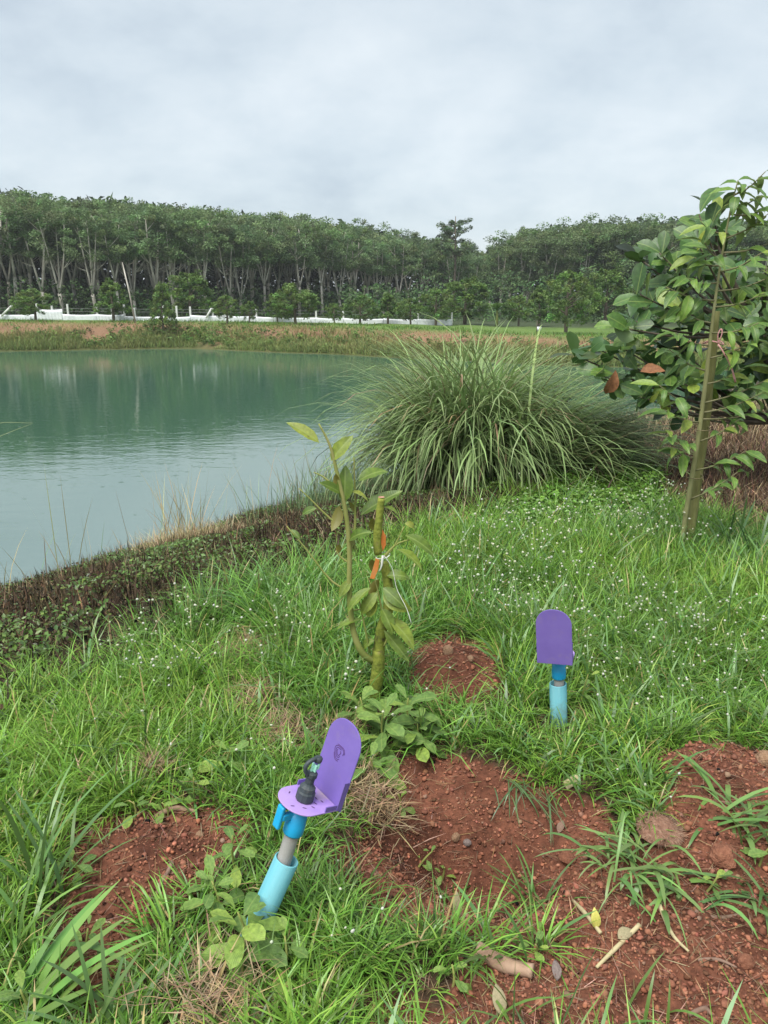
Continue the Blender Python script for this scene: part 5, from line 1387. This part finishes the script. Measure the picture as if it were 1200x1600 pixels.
# ------------------------------------------------------------------ wood, sticks and dead leaves on the soil
r = np.random.default_rng(876)
M_log = noise_mat('bare_log', [(.3, (.17, .10, .065)), (.5, (.33, .21, .145)), (.72, (.44, .31, .22))], 12, .85, .6, .006, stretch=(1, 1, 1))
M_straw = noise_mat('pale_stem', [(.3, (.36, .30, .16)), (.7, (.52, .45, .26))], 20, .75, .3, .002)
M_brstick = noise_mat('brown_stick', [(.3, (.14, .085, .06)), (.7, (.29, .19, .14))], 20, .85, .4, .003)
M_yleaf = noise_mat('yellow_leaf', [(.3, (.42, .40, .08)), (.7, (.56, .52, .14))], 12, .6, .2, .002)
M_sheath = noise_mat('dry_sheath', [(.3, (.22, .20, .11)), (.7, (.36, .30, .18))], 12, .7, .3, .003)
def lying(name, pxs, rad, mat, label, cat, lift=.5, sides=8, n=10, rough=.06):
    pts = []
    for px, py in pxs:
        P = ground(px, py); P[2] = float(gheight(np.array([P[0]]), np.array([P[1]]))[0]) + rad[0] * lift; pts.append(P)
    c = np.mean(pts, axis=0); s = spline(pts, n)
    rr = np.interp(np.linspace(0, 1, n), np.linspace(0, 1, len(rad)), rad) * (1 + rough * r.normal(size=n))
    V, F = tube(s - c, rr, sides); me = bpy.data.meshes.new(name); me.from_pydata([tuple(v) for v in V], [], F)
    me.polygons.foreach_set('use_smooth', np.ones(len(me.polygons), bool))
    o = link(name, me, mat); o.location = c
    return tag(o, label, cat)
lying('log', [(745, 1492), (788, 1510), (832, 1527)], [.019, .019, .017], M_log, 'short thick peeled log lying across the soil at the bottom', 'log', .8, 12, 12)
lying('stick', [(240, 1280), (272, 1272), (308, 1276)], [.008, .009, .006], M_log, 'short brown stick at the back edge of the left soil patch', 'stick', .9)
lying('root_piece', [(268, 1342), (262, 1358), (250, 1378), (243, 1390)], [.007, .006, .004], M_brstick, 'thin curved root piece on the left soil patch', 'root', .9)
lying('root_piece', [(232, 1395), (235, 1410), (228, 1425)], [.006, .005, .003], M_brstick, 'small dark root below the curved one on the left soil patch', 'root', .9)
lying('pale_stem', [(998, 1455), (965, 1482), (932, 1512)], [.006, .006, .004], M_straw, 'pale straw stem slanting down to the left on the right soil', 'stem', 1.5)
lying('pale_stem', [(895, 1412), (915, 1442), (938, 1466)], [.005, .006, .005], M_straw, 'pale straw stem left of the yellow leaf', 'stem', 1.5)
lying('pale_stem', [(1028, 1432), (1050, 1460), (1076, 1488)], [.006, .005, .003], M_straw, 'pale straw stem pointing down right below the uprooted tuft', 'stem', 1.5)
lying('stick', [(1085, 1428), (1120, 1426), (1158, 1424)], [.005, .006, .004], M_brstick, 'thin brown stick lying level near the right edge', 'stick', .9)
lying('stick', [(1090, 1505), (1120, 1512), (1150, 1520)], [.004, .004, .002], M_brstick, 'short thin twig in the lower right soil', 'twig', .9)
lying('stick', [(150, 1438), (185, 1438), (222, 1440)], [.0025, .003, .002], M_straw, 'thin straw lying across the left soil patch', 'straw', .9)
lying('stick', [(1075, 1592), (1100, 1582), (1112, 1592)], [.005, .006, .003], M_brstick, 'bent root at the bottom edge, right of centre', 'root', .9)
lying('stick', [(400, 1560), (403, 1600), (405, 1640)], [.011, .012, .012], M_brstick, 'brown stick half hidden in the grass at the bottom edge', 'stick', .7)
lying('stick', [(310, 1597), (345, 1592), (385, 1588)], [.005, .006, .005], M_straw, 'pale straw stem at the bottom edge left of the brown stick', 'stem', .9)
def flat_leaf(px, py, d, size, mat, label, cat, w=.45, up=(0, -.4, 1), lift=.01, name='fallen_leaf', curl=.4):
    P = ground(px, py); P[2] = float(gheight(np.array([P[0]]), np.array([P[1]]))[0]) + lift
    me = leaf_mesh(name, w, .2, curl, px, 'ellip', .08); o = link(name, me, mat)
    so = o.modifiers.new('thick', 'SOLIDIFY'); so.thickness = .02
    o.matrix_basis = leaf_matrix(P, d, up, size); return tag(o, label, cat)
flat_leaf(930, 1460, (.05, .2, 1), .055, M_yleaf, 'small yellow leaf standing in the uprooted grass', 'leaf')
flat_leaf(872, 1310, (.3, .6, .5), .05, M_brstick, 'brown dead leaf on the pit floor', 'leaf')
flat_leaf(715, 1440, (-.02, .1, 1), .085, M_sheath, 'dry beige leaf sheath standing at the lower rim of the pit', 'leaf', .3, (0, -1, .1))
flat_leaf(625, 1035, (.6, .3, .3), .06, M_brownleaf, 'orange brown dead leaf between the stump and the soil mound', 'leaf')
flat_leaf(785, 1590, (-.1, .5, .4), .07, M_sheath, 'withered pale leaf at the bottom edge below the log', 'leaf')
flat_leaf(870, 1540, (.1, .6, .4), .05, M_greystone, 'grey dead leaf on the soil right of the log', 'leaf')
flat_leaf(965, 1475, (.5, .3, .2), .05, M_sheath, 'curled tan leaf beside the pale stems', 'leaf', .6)
flat_leaf(116, 1315, (.5, .5, .2), .04, M_brownleaf, 'orange dead leaf at the top left of the left soil patch', 'leaf')
P = ground(893, 1228); z = float(gheight(np.array([P[0]]), np.array([P[1]]))[0])
o = pyd('wood_chip', boxm((0, 0, 0), (.055, .012, .030)), M_straw, None, False); add_bevel(o, .004)
o.location = (P[0], P[1], z + .014); o.rotation_euler = (math.radians(-35), math.radians(-22), math.radians(15))
tag(o, 'pale wood chip on the back rim of the pit under the green tuft', 'wood chip')

# ------------------------------------------------------------------ damp air over the pond
m = bpy.data.materials.new('haze'); m.use_nodes = True; m.node_tree.nodes.clear()
ho = m.node_tree.nodes.new('ShaderNodeOutputMaterial'); hv = m.node_tree.nodes.new('ShaderNodeVolumePrincipled')
hv.inputs['Color'].default_value = (.90, .93, .95, 1); hv.inputs['Density'].default_value = .0006; hv.inputs['Anisotropy'].default_value = .2
m.node_tree.links.new(hv.outputs[0], ho.inputs['Volume'])
x0, x1, y0, y1 = gx.min() - 5, gx.max() + 5, gy.min() - 5, gy.max() + 5
hz = pyd('haze', boxm(((x0 + x1) / 2, (y0 + y1) / 2, 6.0), (x1 - x0, y1 - y0, 21.0)), m, None, False)
tag(hz, 'thin damp haze over the pond and wood', 'haze', kind='stuff')
